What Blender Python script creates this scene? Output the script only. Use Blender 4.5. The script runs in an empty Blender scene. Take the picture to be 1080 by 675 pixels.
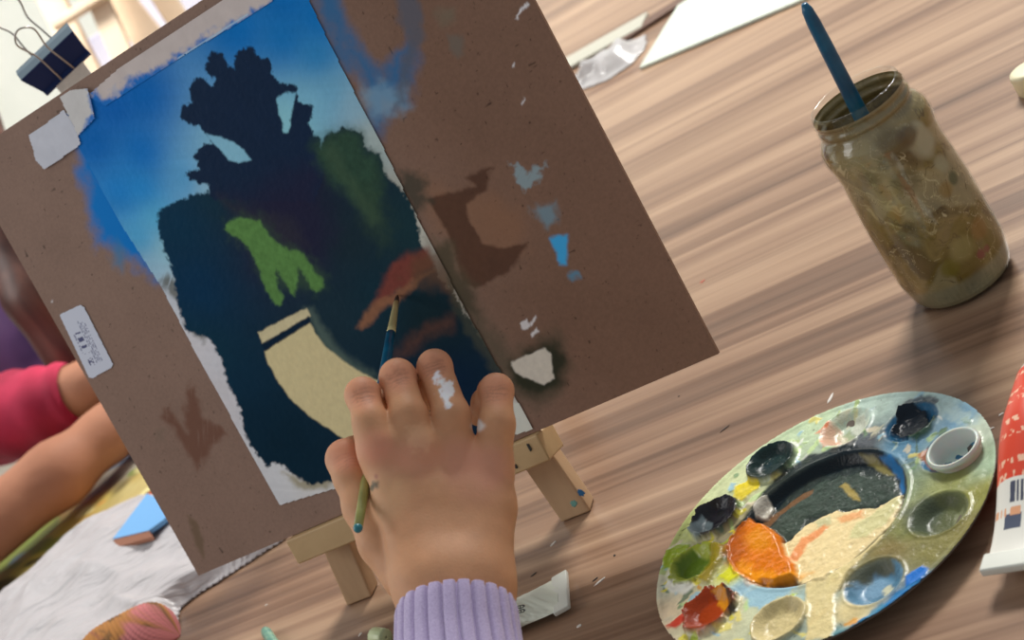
import bpy, bmesh, math, random
import numpy as np
from mathutils import Vector, Matrix

# ------------------------------------------------------------------ camera, world, lights, exposure
SC = bpy.context.scene
COL = SC.collection
F = 1699.05                      # focal length in pixels of the 1080 x 675 frame
PITCH, ROLL = 0.340308, 0.628533
CAM = np.array([0.0, 0.0, 0.43])  # table top is z = 0
FW = np.array([0, math.cos(PITCH), -math.sin(PITCH)])
UP0 = np.array([0, math.sin(PITCH), math.cos(PITCH)])
RT0 = np.array([1.0, 0, 0])
RT = math.cos(ROLL) * RT0 - math.sin(ROLL) * UP0
UPV = math.sin(ROLL) * RT0 + math.cos(ROLL) * UP0
cd = bpy.data.cameras.new('camera')
cam = bpy.data.objects.new('camera', cd)
COL.objects.link(cam)
cam.matrix_world = Matrix(((RT[0], UPV[0], -FW[0], CAM[0]), (RT[1], UPV[1], -FW[1], CAM[1]),
                           (RT[2], UPV[2], -FW[2], CAM[2]), (0, 0, 0, 1)))
cd.sensor_fit = 'HORIZONTAL'
cd.sensor_width = 36
cd.lens = F / 1080 * 36
cd.clip_start = 0.01
cd.dof.use_dof = True
cd.dof.focus_distance = 0.85
cd.dof.aperture_fstop = 13.0
SC.camera = cam

SC.view_settings.view_transform = 'Standard'
SC.view_settings.look = 'None'
SC.view_settings.gamma = 1
SC.view_settings.use_curve_mapping = False
SC.view_settings.exposure = 0.0

W = bpy.data.worlds.new('world')
SC.world = W
W.use_nodes = True
W.node_tree.nodes['Background'].inputs[0].default_value = (0.93, 0.96, 1.0, 1)
W.node_tree.nodes['Background'].inputs[1].default_value = 0.34


def area_light(name, loc, target, sx, sy, power, color):
    ld = bpy.data.lights.new(name, 'AREA')
    ld.shape = 'RECTANGLE'
    ld.size, ld.size_y = sx, sy
    ld.energy = power
    ld.color = color
    o = bpy.data.objects.new(name, ld)
    COL.objects.link(o)
    o.location = loc
    o.rotation_euler = (Vector(target) - Vector(loc)).to_track_quat('-Z', 'Y').to_euler()
    return o


area_light('window_light', (1.40, 2.50, 1.86), (0.05, 0.72, 0), 0.75, 0.6, 105, (1.0, 0.97, 0.92))
area_light('window_light', (-2.2, 1.3, 1.5), (0, 0.85, 0), 1.4, 1.2, 22, (1.0, 0.98, 0.95))
area_light('wall_fill_light', (-1.2, 2.5, 1.85), (-1.6, 4.4, 0.1), 1.2, 0.6, 90, (1.0, 0.99, 0.95))  # added fill lamp, brightens the back wall and the background easel

# ------------------------------------------------------------------ coordinates
BO = np.array([-0.26488, 0.99103, 0.0634])   # lower left corner of the hardboard, front face
YAW, LEAN = -0.519134, 0.276931
BW, BH, BT = 0.39667, 0.30827, 0.003
U = np.array([math.cos(YAW), math.sin(YAW), 0])          # along the board and the table's grain
NN = np.array([-math.sin(YAW), math.cos(YAW), 0])        # away from the viewer
V = np.array([0, 0, 1]) * math.cos(LEAN) + NN * math.sin(LEAN)
N = np.cross(U, V)                                       # out of the board's front
Z = np.array([0, 0, 1.0])


def ray(x, y):
    return FW + RT * ((x - 540) / F) - UPV * ((y - 337.5) / F)


def pz(x, y, z=0.0):            # point of the horizontal plane at height z
    d = ray(x, y)
    return CAM + d * ((z - CAM[2]) / d[2])


def pt(x, y, d):                # point at depth d
    return CAM + ray(x, y) * d


def bq(x, y):                   # board coordinates (metres)
    d = ray(x, y)
    X = CAM + d * (((BO - CAM) @ N) / (d @ N)) - BO
    return np.array([X @ U, X @ V])


def B(u, v, off=0.0):
    return BO + U * u + V * v + N * off


def un(p):
    return np.array([p @ U, p @ NN])


# ------------------------------------------------------------------ colours and noise
def lin(c, k=1.0):
    c = np.asarray(c, float) / 255.0
    l = np.where(c <= 0.04045, c / 12.92, ((c + 0.055) / 1.055) ** 2.4) * k
    return np.clip(l, 0, 0.95)


def rgba(c, k=1.0):
    l = lin(c, k)
    return (float(l[0]), float(l[1]), float(l[2]), 1)


def vnoise(x, y, seed=0):
    xi = np.floor(x).astype(np.int64)
    yi = np.floor(y).astype(np.int64)
    fx, fy = x - xi, y - yi
    fx = fx * fx * (3 - 2 * fx)
    fy = fy * fy * (3 - 2 * fy)

    def h(a, b):
        n = (a * 374761393 + b * 668265263 + seed * 974634777) & 0xFFFFFFFF
        n = ((n ^ (n >> 13)) * 1274126177) & 0xFFFFFFFF
        return ((n ^ (n >> 16)) & 0xFFFF) / 65535.0
    return (h(xi, yi) * (1 - fx) + h(xi + 1, yi) * fx) * (1 - fy) + (h(xi, yi + 1) * (1 - fx) + h(xi + 1, yi + 1) * fx) * fy


def fbm(x, y, seed=0, o=4):
    s, a, t = 0, 0.5, 0
    for k in range(o):
        s = s + a * vnoise(x * 2 ** k, y * 2 ** k, seed + k * 17)
        t += a
        a *= 0.5
    return s / t - 0.5


def sdpoly(x, y, P):
    P = np.asarray(P, float)
    d = np.full(x.shape, 1e9)
    ins = np.zeros(x.shape, bool)
    n = len(P)
    for i in range(n):
        a, b = P[i], P[(i + 1) % n]
        e = b - a
        wx, wy = x - a[0], y - a[1]
        t = np.clip((wx * e[0] + wy * e[1]) / (e @ e + 1e-18), 0, 1)
        d = np.minimum(d, (wx - e[0] * t) ** 2 + (wy - e[1] * t) ** 2)
        c = ((a[1] <= y) & (b[1] > y)) | ((b[1] <= y) & (a[1] > y))
        with np.errstate(divide='ignore', invalid='ignore'):
            xs = a[0] + (y - a[1]) / (e[1] if abs(e[1]) > 1e-12 else 1e-12) * e[0]
        ins ^= c & (x < xs)
    d = np.sqrt(d)
    return np.where(ins, -d, d)


def sst(a, b, x):
    t = np.clip((x - a) / (b - a), 0, 1)
    return t * t * (3 - 2 * t)


class Paint:
    """paint laid on a flat grid: x, y in metres, colours linear"""
    def __init__(s, X, Y, m, K):
        s.X, s.Y, s.m, s.K = X, Y, m, K
        s.C = np.zeros(X.shape + (3,))
        s.hgt = np.zeros(X.shape)

    def idw(s, samples, p=2.6, eps=2.2e-4):
        num, den = 0, 0
        for (x, y, c) in samples:
            q = s.m(x, y)
            w = 1 / ((s.X - q[0]) ** 2 + (s.Y - q[1]) ** 2 + eps) ** (p / 2)
            num = num + w[..., None] * lin(c, s.K)
            den = den + w
        return num / den[..., None]

    def layer(s, pts, c, soft=0.001, warp=0.0, wf=250, op=1.0, seed=1, var=0.0, h=0.0, streak=None, base=None):
        P = [s.m(*p) for p in pts]
        P = np.array(P)
        lo, hi = P.min(0) - 0.02 - soft, P.max(0) + 0.02 + soft
        sel = (s.X > lo[0]) & (s.X < hi[0]) & (s.Y > lo[1]) & (s.Y < hi[1])
        if not sel.any():
            return
        x, y = s.X[sel], s.Y[sel]
        wx = x + warp * 2 * fbm(x * wf, y * wf, seed)
        wy = y + warp * 2 * fbm(x * wf, y * wf, seed + 50)
        a = sst(soft, -soft, sdpoly(wx, wy, P)) * op
        if streak is not None:        # dry brush: gaps along a direction
            ca, sa = math.cos(streak[0]), math.sin(streak[0])
            g = fbm((x * ca + y * sa) * 60, (-x * sa + y * ca) * 900, seed + 9)
            a = a * sst(streak[1] - 0.25, streak[1] + 0.12, g + 0.3)
        cc = lin(c, s.K) if base is None else base[sel]
        if var:
            cc = cc * (1 + var * 2 * fbm(x * 400, y * 400, seed + 31))[:, None]
        s.C[sel] = s.C[sel] * (1 - a)[:, None] + cc * a[:, None]
        if h:
            s.hgt[sel] = s.hgt[sel] * (1 - a) + h * a


# ------------------------------------------------------------------ mesh helpers
def mesh_np(name, verts, quads, mat, parent=None, cols=None, smooth=True):
    verts = np.asarray(verts, np.float32)
    quads = np.asarray(quads, np.int32)
    me = bpy.data.meshes.new(name)
    nf, k = quads.shape
    me.vertices.add(len(verts))
    me.vertices.foreach_set('co', verts.ravel())
    me.loops.add(nf * k)
    me.loops.foreach_set('vertex_index', quads.ravel())
    me.polygons.add(nf)
    me.polygons.foreach_set('loop_start', np.arange(0, nf * k, k, dtype=np.int32))
    me.update(calc_edges=True)
    if cols is not None:
        at = me.color_attributes.new('Col', 'FLOAT_COLOR', 'POINT')
        c4 = np.ones((len(verts), 4), np.float32)
        c4[:, :3] = cols
        at.data.foreach_set('color', c4.ravel())
    me.polygons.foreach_set('use_smooth', np.full(nf, smooth, bool))
    me.validate()
    if mat:
        me.materials.append(mat)
    o = bpy.data.objects.new(name, me)
    COL.objects.link(o)
    if parent:
        o.parent = parent
        o.matrix_parent_inverse = Matrix.Translation(-parent.location) if parent.location.length else Matrix()
    return o


def grid_quads(ny, nx, mask=None):
    i = np.arange((ny - 1) * (nx - 1))
    r, c = i // (nx - 1), i % (nx - 1)
    a = r * nx + c
    q = np.stack([a, a + 1, a + nx + 1, a + nx], 1)
    if mask is not None:
        m = mask.ravel()
        q = q[m[q].all(1)] if m.size == ny * nx else q[m]
    return q


def compact(verts, quads, cols=None):
    used = np.unique(quads)
    mp = np.zeros(len(verts), np.int64)
    mp[used] = np.arange(len(used))
    return verts[used], mp[quads], (cols[used] if cols is not None else None)


def bm_obj(name, bm, mat, parent=None, smooth=False, bevel=0, seg=2):
    me = bpy.data.meshes.new(name)
    bmesh.ops.recalc_face_normals(bm, faces=bm.faces)
    bm.to_mesh(me)
    bm.free()
    if smooth:
        for p in me.polygons:
            p.use_smooth = True
    if mat:
        me.materials.append(mat)
    o = bpy.data.objects.new(name, me)
    COL.objects.link(o)
    if parent:
        o.parent = parent
        o.matrix_parent_inverse = Matrix.Translation(-parent.location) if parent.location.length else Matrix()
    if bevel:
        m = o.modifiers.new('bevel', 'BEVEL')
        m.width = bevel
        m.segments = seg
        m.limit_method = 'ANGLE'
        m.angle_limit = 0.6
        for p in me.polygons:
            p.use_smooth = True
        m2 = o.modifiers.new('wn', 'WEIGHTED_NORMAL')
    return o


def hexa(bm, c8):
    v = [bm.verts.new(Vector(p)) for p in c8]
    for f in ((3, 2, 1, 0), (4, 5, 6, 7), (0, 1, 5, 4), (1, 2, 6, 5), (2, 3, 7, 6), (3, 0, 4, 7)):
        bm.faces.new([v[i] for i in f])


def box8(o, ax, ay, az):        # origin corner + three edge vectors
    o, ax, ay, az = map(np.asarray, (o, ax, ay, az))
    return [o, o + ax, o + ax + ay, o + ay, o + az, o + ax + az, o + ax + ay + az, o + ay + az]


def beam(bm, a, b, side, w, t):  # bar from a to b, width w along side, thickness t
    a, b, side = map(lambda q: np.asarray(q, float), (a, b, side))
    d = (b - a) / np.linalg.norm(b - a)
    s = side - d * (side @ d)
    s /= np.linalg.norm(s)
    n = np.cross(d, s)
    hexa(bm, box8(a - s * w / 2 - n * t / 2, s * w, n * t, b - a))


def frame_of(axis):
    axis = np.asarray(axis, float)
    axis = axis / np.linalg.norm(axis)
    r = np.array([0, 0, 1.0]) if abs(axis[2]) < 0.9 else np.array([1.0, 0, 0])
    a = np.cross(r, axis)
    a /= np.linalg.norm(a)
    return a, np.cross(axis, a), axis


def lathe(name, base, axis, prof, mat, parent=None, n=64, cap0=False, cap1=False, mod=None, cols=None, sx=1.0):
    a, b, c = frame_of(axis)
    t = np.linspace(0, 2 * np.pi, n, endpoint=False)
    rings = []
    for (r, h) in prof:
        rr = r * (mod(t, h) if mod else 1.0)
        rings.append(np.asarray(base) + c * h + np.outer(np.cos(t) * rr * sx, a) + np.outer(np.sin(t) * rr, b))
    Vv = np.concatenate(rings)
    m = len(prof)
    q = []
    for i in range(m - 1):
        j = np.arange(n)
        k = (j + 1) % n
        q.append(np.stack([i * n + j, i * n + k, (i + 1) * n + k, (i + 1) * n + j], 1))
    q = np.concatenate(q)
    return mesh_np(name, Vv, q, mat, parent, cols=cols)


def tube(name, pts, rad, mat, parent=None, n=16, caps=True):
    """round bar through points with a radius each"""
    pts = np.asarray(pts, float)
    rad = np.broadcast_to(np.asarray(rad, float), (len(pts),))
    tang = np.gradient(pts, axis=0)
    tang /= np.linalg.norm(tang, axis=1)[:, None]
    a, _, _ = frame_of(tang[0])
    t = np.linspace(0, 2 * np.pi, n, endpoint=False)
    Vv = []
    for p, r, d in zip(pts, rad, tang):
        a = a - d * (a @ d)
        a /= np.linalg.norm(a)
        b = np.cross(d, a)
        Vv.append(p + r * (np.outer(np.cos(t), a) + np.outer(np.sin(t), b)))
    Vv = np.concatenate(Vv)
    q = []
    j = np.arange(n)
    k = (j + 1) % n
    for i in range(len(pts) - 1):
        q.append(np.stack([i * n + j, i * n + k, (i + 1) * n + k, (i + 1) * n + j], 1))
    q = np.concatenate(q)
    if caps:
        m = len(Vv)
        Vv = np.concatenate([Vv, pts[:1], pts[-1:]])
        h = n // 2
        jj = np.arange(0, n, 2)
        q0 = np.stack([np.full(len(jj), m), (jj + 2) % n, (jj + 1) % n, jj], 1)
        e = (len(pts) - 1) * n
        q1 = np.stack([np.full(len(jj), m + 1), e + jj, e + (jj + 1) % n, e + (jj + 2) % n], 1)
        q = np.concatenate([q, q0, q1])
    return mesh_np(name, Vv, q, mat, parent)


def smooth_path(pts, n=24):
    pts = np.asarray(pts, float)
    t = np.arange(len(pts))
    ts = np.linspace(0, len(pts) - 1, n)
    out = []
    for x in ts:
        i = min(int(x), len(pts) - 2)
        f = x - i
        p0, p1, p2, p3 = pts[max(i - 1, 0)], pts[i], pts[i + 1], pts[min(i + 2, len(pts) - 1)]
        out.append(0.5 * (2 * p1 + (p2 - p0) * f + (2 * p0 - 5 * p1 + 4 * p2 - p3) * f * f + (3 * p1 - p0 - 3 * p2 + p3) * f ** 3))
    return np.array(out)


# signed distance bodies -> one continuous mesh
def cone_sd(P, a, b, ra, rb, flat=None):
    a, b = np.asarray(a, float), np.asarray(b, float)
    e = b - a
    t = np.clip(((P - a) @ e) / (e @ e), 0, 1)
    D = P - a - t[..., None] * e
    if flat is not None:       # squash along a direction: (dir, factor)
        dv, fac = flat
        comp = D @ dv
        D = D + np.multiply.outer(comp * (1 / fac - 1), dv)
    return np.sqrt((D ** 2).sum(-1)) - (ra + (rb - ra) * t)


def smin(a, b, k):
    h = np.clip(0.5 + 0.5 * (b - a) / k, 0, 1)
    return b * (1 - h) + a * h - k * h * (1 - h)


def surface_nets(fn, lo, hi, s):
    lo, hi = np.asarray(lo), np.asarray(hi)
    n = np.ceil((hi - lo) / s).astype(int) + 1
    ax = [lo[i] + np.arange(n[i]) * s for i in range(3)]
    f = np.empty(n)
    for i in range(n[0]):
        g = np.stack(np.meshgrid(ax[0][i:i + 1], ax[1], ax[2], indexing='ij'), -1)
        f[i] = fn(g)[0]
    ins = f < 0
    cs = n - 1
    cnt = np.zeros(cs)
    acc = np.zeros(tuple(cs) + (3,))
    offs = [(i, j, k) for i in (0, 1) for j in (0, 1) for k in (0, 1)]

    def sl(o):
        return tuple(slice(o[d], o[d] + cs[d]) for d in range(3))
    for o in offs:
        for d in range(3):
            if o[d]:
                continue
            o2 = list(o)
            o2[d] = 1
            fa, fb = f[sl(o)], f[sl(o2)]
            cr = (fa < 0) != (fb < 0)
            t = np.where(cr, fa / np.where(cr, fa - fb, 1), 0)
            for e in range(3):
                acc[..., e] += cr * (o[e] + (t if e == d else 0))
            cnt += cr
    act = cnt > 0
    idx = np.full(cs, -1)
    idx[act] = np.arange(act.sum())
    base = np.stack(np.nonzero(act), 1)
    Vv = lo + (base + acc[act] / cnt[act][:, None]) * s
    Q = []
    for d in range(3):
        e, g = (d + 1) % 3, (d + 2) % 3
        A = [slice(None)] * 3
        Bs = [slice(None)] * 3
        A[d], Bs[d] = slice(0, -1), slice(1, None)
        ia, ib = ins[tuple(A)], ins[tuple(Bs)]
        p = np.stack(np.nonzero(ia != ib), 1)
        ok = (p[:, e] > 0) & (p[:, g] > 0) & (p[:, e] < cs[e]) & (p[:, g] < cs[g])
        p = p[ok]
        fl = ia[tuple(p.T)]

        def at(de, dg):
            q = p.copy()
            q[:, e] -= de
            q[:, g] -= dg
            return idx[tuple(q.T)]
        q = np.stack([at(0, 0), at(1, 0), at(1, 1), at(0, 1)], 1)
        q[~fl] = q[~fl][:, ::-1]
        Q.append(q)
    Q = np.concatenate(Q)
    return Vv, Q[(Q >= 0).all(1)]


# ------------------------------------------------------------------ materials
def mat(name, color=(0.5, 0.5, 0.5, 1), rough=0.5, **kw):
    m = bpy.data.materials.new(name)
    m.use_nodes = True
    p = m.node_tree.nodes['Principled BSDF']
    p.inputs['Base Color'].default_value = color
    p.inputs['Roughness'].default_value = rough
    for k, v in kw.items():
        p.inputs[k.replace('_', ' ')].default_value = v
    return m


def nd(m, t, **kw):
    n = m.node_tree.nodes.new(t)
    for k, v in kw.items():
        setattr(n, k, v)
    return n


def lk(m, a, b):
    m.node_tree.links.new(a, b)


def bsdf(m):
    return m.node_tree.nodes['Principled BSDF']


def add_bump(m, scale, strength, dist=0.001, stretch=(1, 1, 1), detail=4):
    tc = nd(m, 'ShaderNodeTexCoord')
    mp = nd(m, 'ShaderNodeMapping')
    mp.inputs['Scale'].default_value = stretch
    no = nd(m, 'ShaderNodeTexNoise')
    no.inputs['Scale'].default_value = scale
    no.inputs['Detail'].default_value = detail
    bu = nd(m, 'ShaderNodeBump')
    bu.inputs['Strength'].default_value = strength
    bu.inputs['Distance'].default_value = dist
    lk(m, tc.outputs['Object'], mp.inputs['Vector'])
    lk(m, mp.outputs[0], no.inputs['Vector'])
    lk(m, no.outputs[0], bu.inputs['Height'])
    lk(m, bu.outputs[0], bsdf(m).inputs['Normal'])
    return no, mp


def mat_noise(name, stops, scale, rough=0.5, stretch=(1, 1, 1), detail=5, bump=0.0, dist=0.0005, **kw):
    m = mat(name, rough=rough, **kw)
    no, mp = add_bump(m, scale, bump, dist, stretch, detail)
    cr = nd(m, 'ShaderNodeValToRGB')
    while len(cr.color_ramp.elements) < len(stops):
        cr.color_ramp.elements.new(0.5)
    for e, (p, c) in zip(cr.color_ramp.elements, stops):
        e.position = p
        e.color = c
    lk(m, no.outputs[0], cr.inputs[0])
    lk(m, cr.outputs[0], bsdf(m).inputs['Base Color'])
    return m


def mat_col(name, rough=0.5, bump=0.0, scale=800, dist=0.0004, **kw):
    m = mat(name, rough=rough, **kw)
    a = nd(m, 'ShaderNodeAttribute')
    a.attribute_name = 'Col'
    lk(m, a.outputs['Color'], bsdf(m).inputs['Base Color'])
    if bump:
        add_bump(m, scale, bump, dist)
    return m


def thing(name, label, cat, loc=(0, 0, 0), group=None):
    o = bpy.data.objects.new(name, None)
    o.empty_display_size = 0.02
    COL.objects.link(o)
    o.location = Vector(loc)
    return tag(o, label, cat, group)


def tag(o, label, cat, group=None):
    o['label'] = label
    o['category'] = cat
    if group:
        o['group'] = group
    return o


def struct(o):
    o['kind'] = 'structure'
    return o


# ------------------------------------------------------------------ the room
M_wall = mat_noise('white_plaster', [(0.3, rgba((236, 238, 230))), (0.7, rgba((244, 245, 238)))], 6, 0.8, bump=0.05)
M_floor = mat_noise('grey_floor', [(0.3, rgba((150, 140, 130))), (0.7, rgba((170, 160, 150)))], 9, 0.6)


def slab(name, u0, u1, n0, n1, z0, z1, m):
    bm = bmesh.new()
    hexa(bm, box8(U * u0 + NN * n0 + Z * z0, U * (u1 - u0), NN * (n1 - n0), Z * (z1 - z0)))
    return struct(bm_obj(name, bm, m))


slab('floor', -4.6, 2.0, -0.6, 4.6, -0.80, -0.75, M_floor)
slab('wall_back', -4.6, 2.0, 4.6, 4.7, -0.75, 1.9, M_wall)
slab('wall_left', -4.7, -4.6, -0.6, 4.7, -0.75, 1.9, M_wall)

# ------------------------------------------------------------------ table
M_tab = mat('walnut_laminate', rough=0.30, Specular_IOR_Level=0.3)
tc = nd(M_tab, 'ShaderNodeTexCoord')


def tnoise(scale, stretch, detail=3, rough=0.55, dist=0.0):
    mp = nd(M_tab, 'ShaderNodeMapping')
    mp.inputs['Scale'].default_value = stretch
    no = nd(M_tab, 'ShaderNodeTexNoise')
    no.inputs['Scale'].default_value = scale
    no.inputs['Detail'].default_value = detail
    no.inputs['Roughness'].default_value = rough
    no.inputs['Distortion'].default_value = dist
    lk(M_tab, tc.outputs['Object'], mp.inputs['Vector'])
    lk(M_tab, mp.outputs[0], no.inputs['Vector'])
    return no.outputs[0]


def ramp(m, src, stops, interp='LINEAR'):
    cr = nd(m, 'ShaderNodeValToRGB')
    cr.color_ramp.interpolation = interp
    while len(cr.color_ramp.elements) < len(stops):
        cr.color_ramp.elements.new(0.5)
    for e, (p, c) in zip(cr.color_ramp.elements, stops):
        e.position = p
        e.color = c
    lk(m, src, cr.inputs[0])
    return cr.outputs[0]


def mixc(m, fac, a, b, mode='MIX'):
    n = nd(m, 'ShaderNodeMix', data_type='RGBA', blend_type=mode)
    if isinstance(fac, float):
        n.inputs[0].default_value = fac
    else:
        lk(m, fac, n.inputs[0])
    for s, v in ((6, a), (7, b)):
        if isinstance(v, tuple):
            n.inputs[s].default_value = v
        else:
            lk(m, v, n.inputs[s])
    return n.outputs[2]


broad = ramp(M_tab, tnoise(1.0, (0.7, 22, 1), 4, 0.6, 0.1), [(0.30, rgba((106, 82, 67))), (0.46, rgba((148, 118, 96))), (0.60, rgba((176, 146, 120))), (0.75, rgba((128, 100, 82)))])
stripe = ramp(M_tab, tnoise(1.0, (1.2, 75, 1), 3, 0.55, 0.1), [(0.36, (0.55, 0.49, 0.47, 1)), (0.50, (0.97, 0.96, 0.95, 1)), (0.7, (1, 1, 1, 1))])
fine = ramp(M_tab, tnoise(1.0, (6, 380, 1), 2, 0.6), [(0.3, (0.84, 0.82, 0.80, 1)), (0.6, (1, 1, 1, 1))])
c1 = mixc(M_tab, 0.75, broad, stripe, 'MULTIPLY')
c2 = mixc(M_tab, 0.7, c1, fine, 'MULTIPLY')
lk(M_tab, c2, bsdf(M_tab).inputs['Base Color'])

table = thing('table', 'long brown wood grain table under the easel, jar and palette', 'table', (0, 0, 0))
TU0, TU1, TN0, TN1 = -1.28, 0.75, 0.30, 2.75


def rot_obj(o):                 # local x runs along the grain
    o.rotation_euler = (0, 0, YAW)
    return o


bm = bmesh.new()
hexa(bm, box8((TU0, TN0, -0.03), (TU1 - TU0, 0, 0), (0, TN1 - TN0, 0), (0, 0, 0.03)))
rot_obj(bm_obj('table_top', bm, M_tab, table, bevel=0.002))
M_leg = mat('table_leg_steel', rgba((60, 58, 56)), 0.4, Metallic=0.6)
for u, n in ((TU0 + 0.06, TN0 + 0.06), (TU1 - 0.06, TN0 + 0.06), (TU0 + 0.06, TN1 - 0.06), (TU1 - 0.06, TN1 - 0.06)):
    p = U * u + NN * n
    tube('table_leg', [p - Z * 0.75, p - Z * 0.4, p - Z * 0.0301], 0.025, M_leg, table)

# ------------------------------------------------------------------ hardboard
K = 1.85
rng = np.random.default_rng(4)
g = 0.0006
nx, ny = int(BW / g) + 1, int(BH / g) + 1
X, Y = np.meshgrid(np.linspace(0, BW, nx), np.linspace(0, BH, ny))
pb = Paint(X, Y, bq, K)
pb.C = np.ones(X.shape + (3,)) * lin((115, 94, 83), K)
pb.C = pb.C * (1 + 0.22 * fbm(X * 900, Y * 900, 3, 3) + 0.16 * fbm(X * 30, Y * 30, 8, 4))[..., None]
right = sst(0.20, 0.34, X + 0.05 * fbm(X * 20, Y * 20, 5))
pb.C = pb.C * (1 - right[..., None] * np.array([0.24, 0.33, 0.40]))  # right side darkened and browned, leaving painted window sheen on the left
spk = vnoise(X * 700, Y * 700, 77)
spk2 = vnoise(X * 260, Y * 260, 78)
pb.C *= (1 - 0.55 * sst(0.90, 0.98, spk) * sst(0.35, 0.7, spk2))[..., None]
pb.C *= (1 - 0.6 * sst(0.955, 0.99, spk2))[..., None]
# paint that ran past the sheet
pb.layer([(84, 148), (150, 100), (250, 330), (172, 296), (150, 284), (126, 268), (104, 256), (94, 228), (86, 190)], (10, 100, 168), 0.008, 0.009, 80, 1.0, 2)
pb.layer([(120, 262), (128, 255), (136, 275), (128, 287), (118, 280)], (55, 105, 140), 0.005, 0.005, 120, 0.7, 3)
pb.layer([(320, -60), (352, -60), (366, 20), (372, 50), (385, 66), (398, 80), (412, 66), (428, 48), (434, 60), (424, 92), (430, 110), (404, 125), (398, 133), (330, 0)], (24, 88, 132), 0.008, 0.008, 90, 0.85, 4)
pb.layer([(380, 95), (395, 90), (425, 92), (432, 112), (405, 128), (396, 130)], (110, 140, 160), 0.006, 0.006, 160, 0.6, 5)
pb.layer([(417, -10), (440, -10), (447, 40), (436, 60), (431, 85), (424, 105), (414, 118), (422, 85), (426, 55), (430, 40), (420, 20)], (72, 78, 90), 0.003, 0.004, 120, 0.75, 6)
pb.layer([(462, 8), (476, 8), (476, 24), (466, 28)], (95, 92, 78), 0.004, 0.004, 120, 0.5, 7)
pb.layer([(470, 38), (488, 38), (487, 54), (480, 60), (474, 48)], (88, 86, 80), 0.002, 0.003, 150, 0.6, 8)
pb.layer([(448, 188), (473, 203), (500, 200), (545, 225), (552, 262), (520, 275), (500, 290), (480, 262), (455, 240)], (122, 88, 66), 0.008, 0.006, 90, 0.45, 9)
pb.layer([(452, 209), (473, 203), (493, 200), (502, 196), (491, 187), (504, 181), (519, 176), (514, 190), (514, 202), (504, 206), (491, 217), (497, 237), (510, 258), (532, 261), (557, 256), (549, 271), (538, 285), (521, 295), (501, 305), (490, 298), (484, 285), (476, 254), (467, 237)], (68, 46, 36), 0.0014, 0.0016, 200, 0.88, 10, var=.12)
pb.layer([(455, 255), (480, 258), (486, 290), (500, 305), (470, 320), (450, 290)], (85, 75, 58), 0.005, 0.005, 120, 0.6, 11)
pb.layer([(539, 172), (553, 180), (577, 174), (570, 187), (552, 200)], (115, 135, 142), 0.0015, 0.004, 250, 0.8, 12, streak=(0.5, 0.05))
pb.layer([(562, 220), (586, 212), (588, 232), (576, 240)], (95, 120, 132), 0.003, 0.003, 200, 0.8, 13)
pb.layer([(579, 251), (598, 247), (598, 279), (590, 278)], (50, 140, 190), 0.0015, 0.0015, 250, 0.95, 14)
pb.layer([(599, 288), (611, 287), (613, 292), (603, 295)], (70, 115, 140), 0.0015, 0.002, 250, 0.8, 15)
pb.layer([(470, 300), (498, 305), (515, 345), (545, 375), (590, 350), (598, 385), (590, 410), (565, 428), (545, 420), (520, 390)], (58, 60, 48), 0.008, 0.005, 120, 0.6, 16)
pb.layer([(420, 178), (440, 186), (452, 192), (446, 204), (456, 214), (440, 222), (425, 205)], (52, 52, 44), 0.004, 0.004, 220, 0.8, 23, streak=(0.2, 0.0))
pb.layer([(455, 262), (476, 252), (482, 284), (498, 306), (505, 330), (488, 330), (466, 296)], (62, 56, 44), 0.004, 0.003, 220, 0.75, 23)
pb.layer([(538, 392), (545, 376), (575, 360), (592, 362), (597, 385), (588, 410), (565, 420), (548, 412)], (38, 40, 30), 0.005, 0.004, 160, 0.95, 17)
pb.layer([(539, 383), (574, 367), (581, 374), (584, 399), (573, 406), (555, 398), (543, 392)], (172, 166, 155), 0.0008, 0.0012, 250, 1.0, 18, var=0.1)
for s_ in ([(548, 342), (556, 337), (560, 345), (553, 349)], [(560, 352), (566, 346), (568, 350), (561, 356)], [(558, 342), (565, 333), (566, 335), (561, 344)],
           [(543, 19), (549, 12), (551, 13), (546, 20)], [(547, 13), (553, 5), (555, 6), (550, 14)], [(552, 8), (557, 3), (558, 5), (555, 9)],
           [(540, 69), (542, 65), (543, 70), (541, 71)], [(550, 110), (553, 103), (554, 105), (551, 111)], [(53, 317), (55, 316), (55, 319), (53, 319)]):
    pb.layer(s_, (190, 188, 190), 0.0007, 0.0012, 400, 0.8, 19)
pb.layer([(170, 438), (180, 432), (198, 455), (196, 412), (205, 405), (214, 440), (240, 456), (222, 470), (208, 498), (190, 462)], (92, 62, 50), 0.003, 0.004, 160, 0.85, 20, streak=(1.0, 0.1))
pb.layer([(198, 545), (208, 552), (216, 570), (214, 590), (206, 575)], (92, 76, 60), 0.002, 0.002, 160, 0.8, 21)
pb.layer([(165, 455), (172, 452), (172, 462), (166, 464)], (92, 82, 70), 0.004, 0.003, 160, 0.5, 22)

M_hb = mat_col('hardboard', 0.5, 0.12, 900, 0.0003, Specular_IOR_Level=0.06)
hb = thing('hardboard_panel', 'brown hardboard panel on the small easel, smeared with blue and brown paint', 'board', B(0, 0))
P3 = BO + X[..., None] * U + Y[..., None] * V
vf = P3.reshape(-1, 3)
qf = grid_quads(ny, nx)
b8 = np.array(box8(B(0, 0, -BT), U * BW, V * BH, N * (BT - 0.0002)))
nb = len(vf)
qb = np.array([(3, 2, 1, 0), (4, 5, 6, 7), (0, 1, 5, 4), (1, 2, 6, 5), (2, 3, 7, 6), (3, 0, 4, 7)]) + nb
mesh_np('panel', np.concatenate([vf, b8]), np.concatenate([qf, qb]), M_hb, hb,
        np.concatenate([pb.C.reshape(-1, 3), np.ones((8, 3)) * lin((105, 80, 66), K)]), smooth=False)

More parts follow.
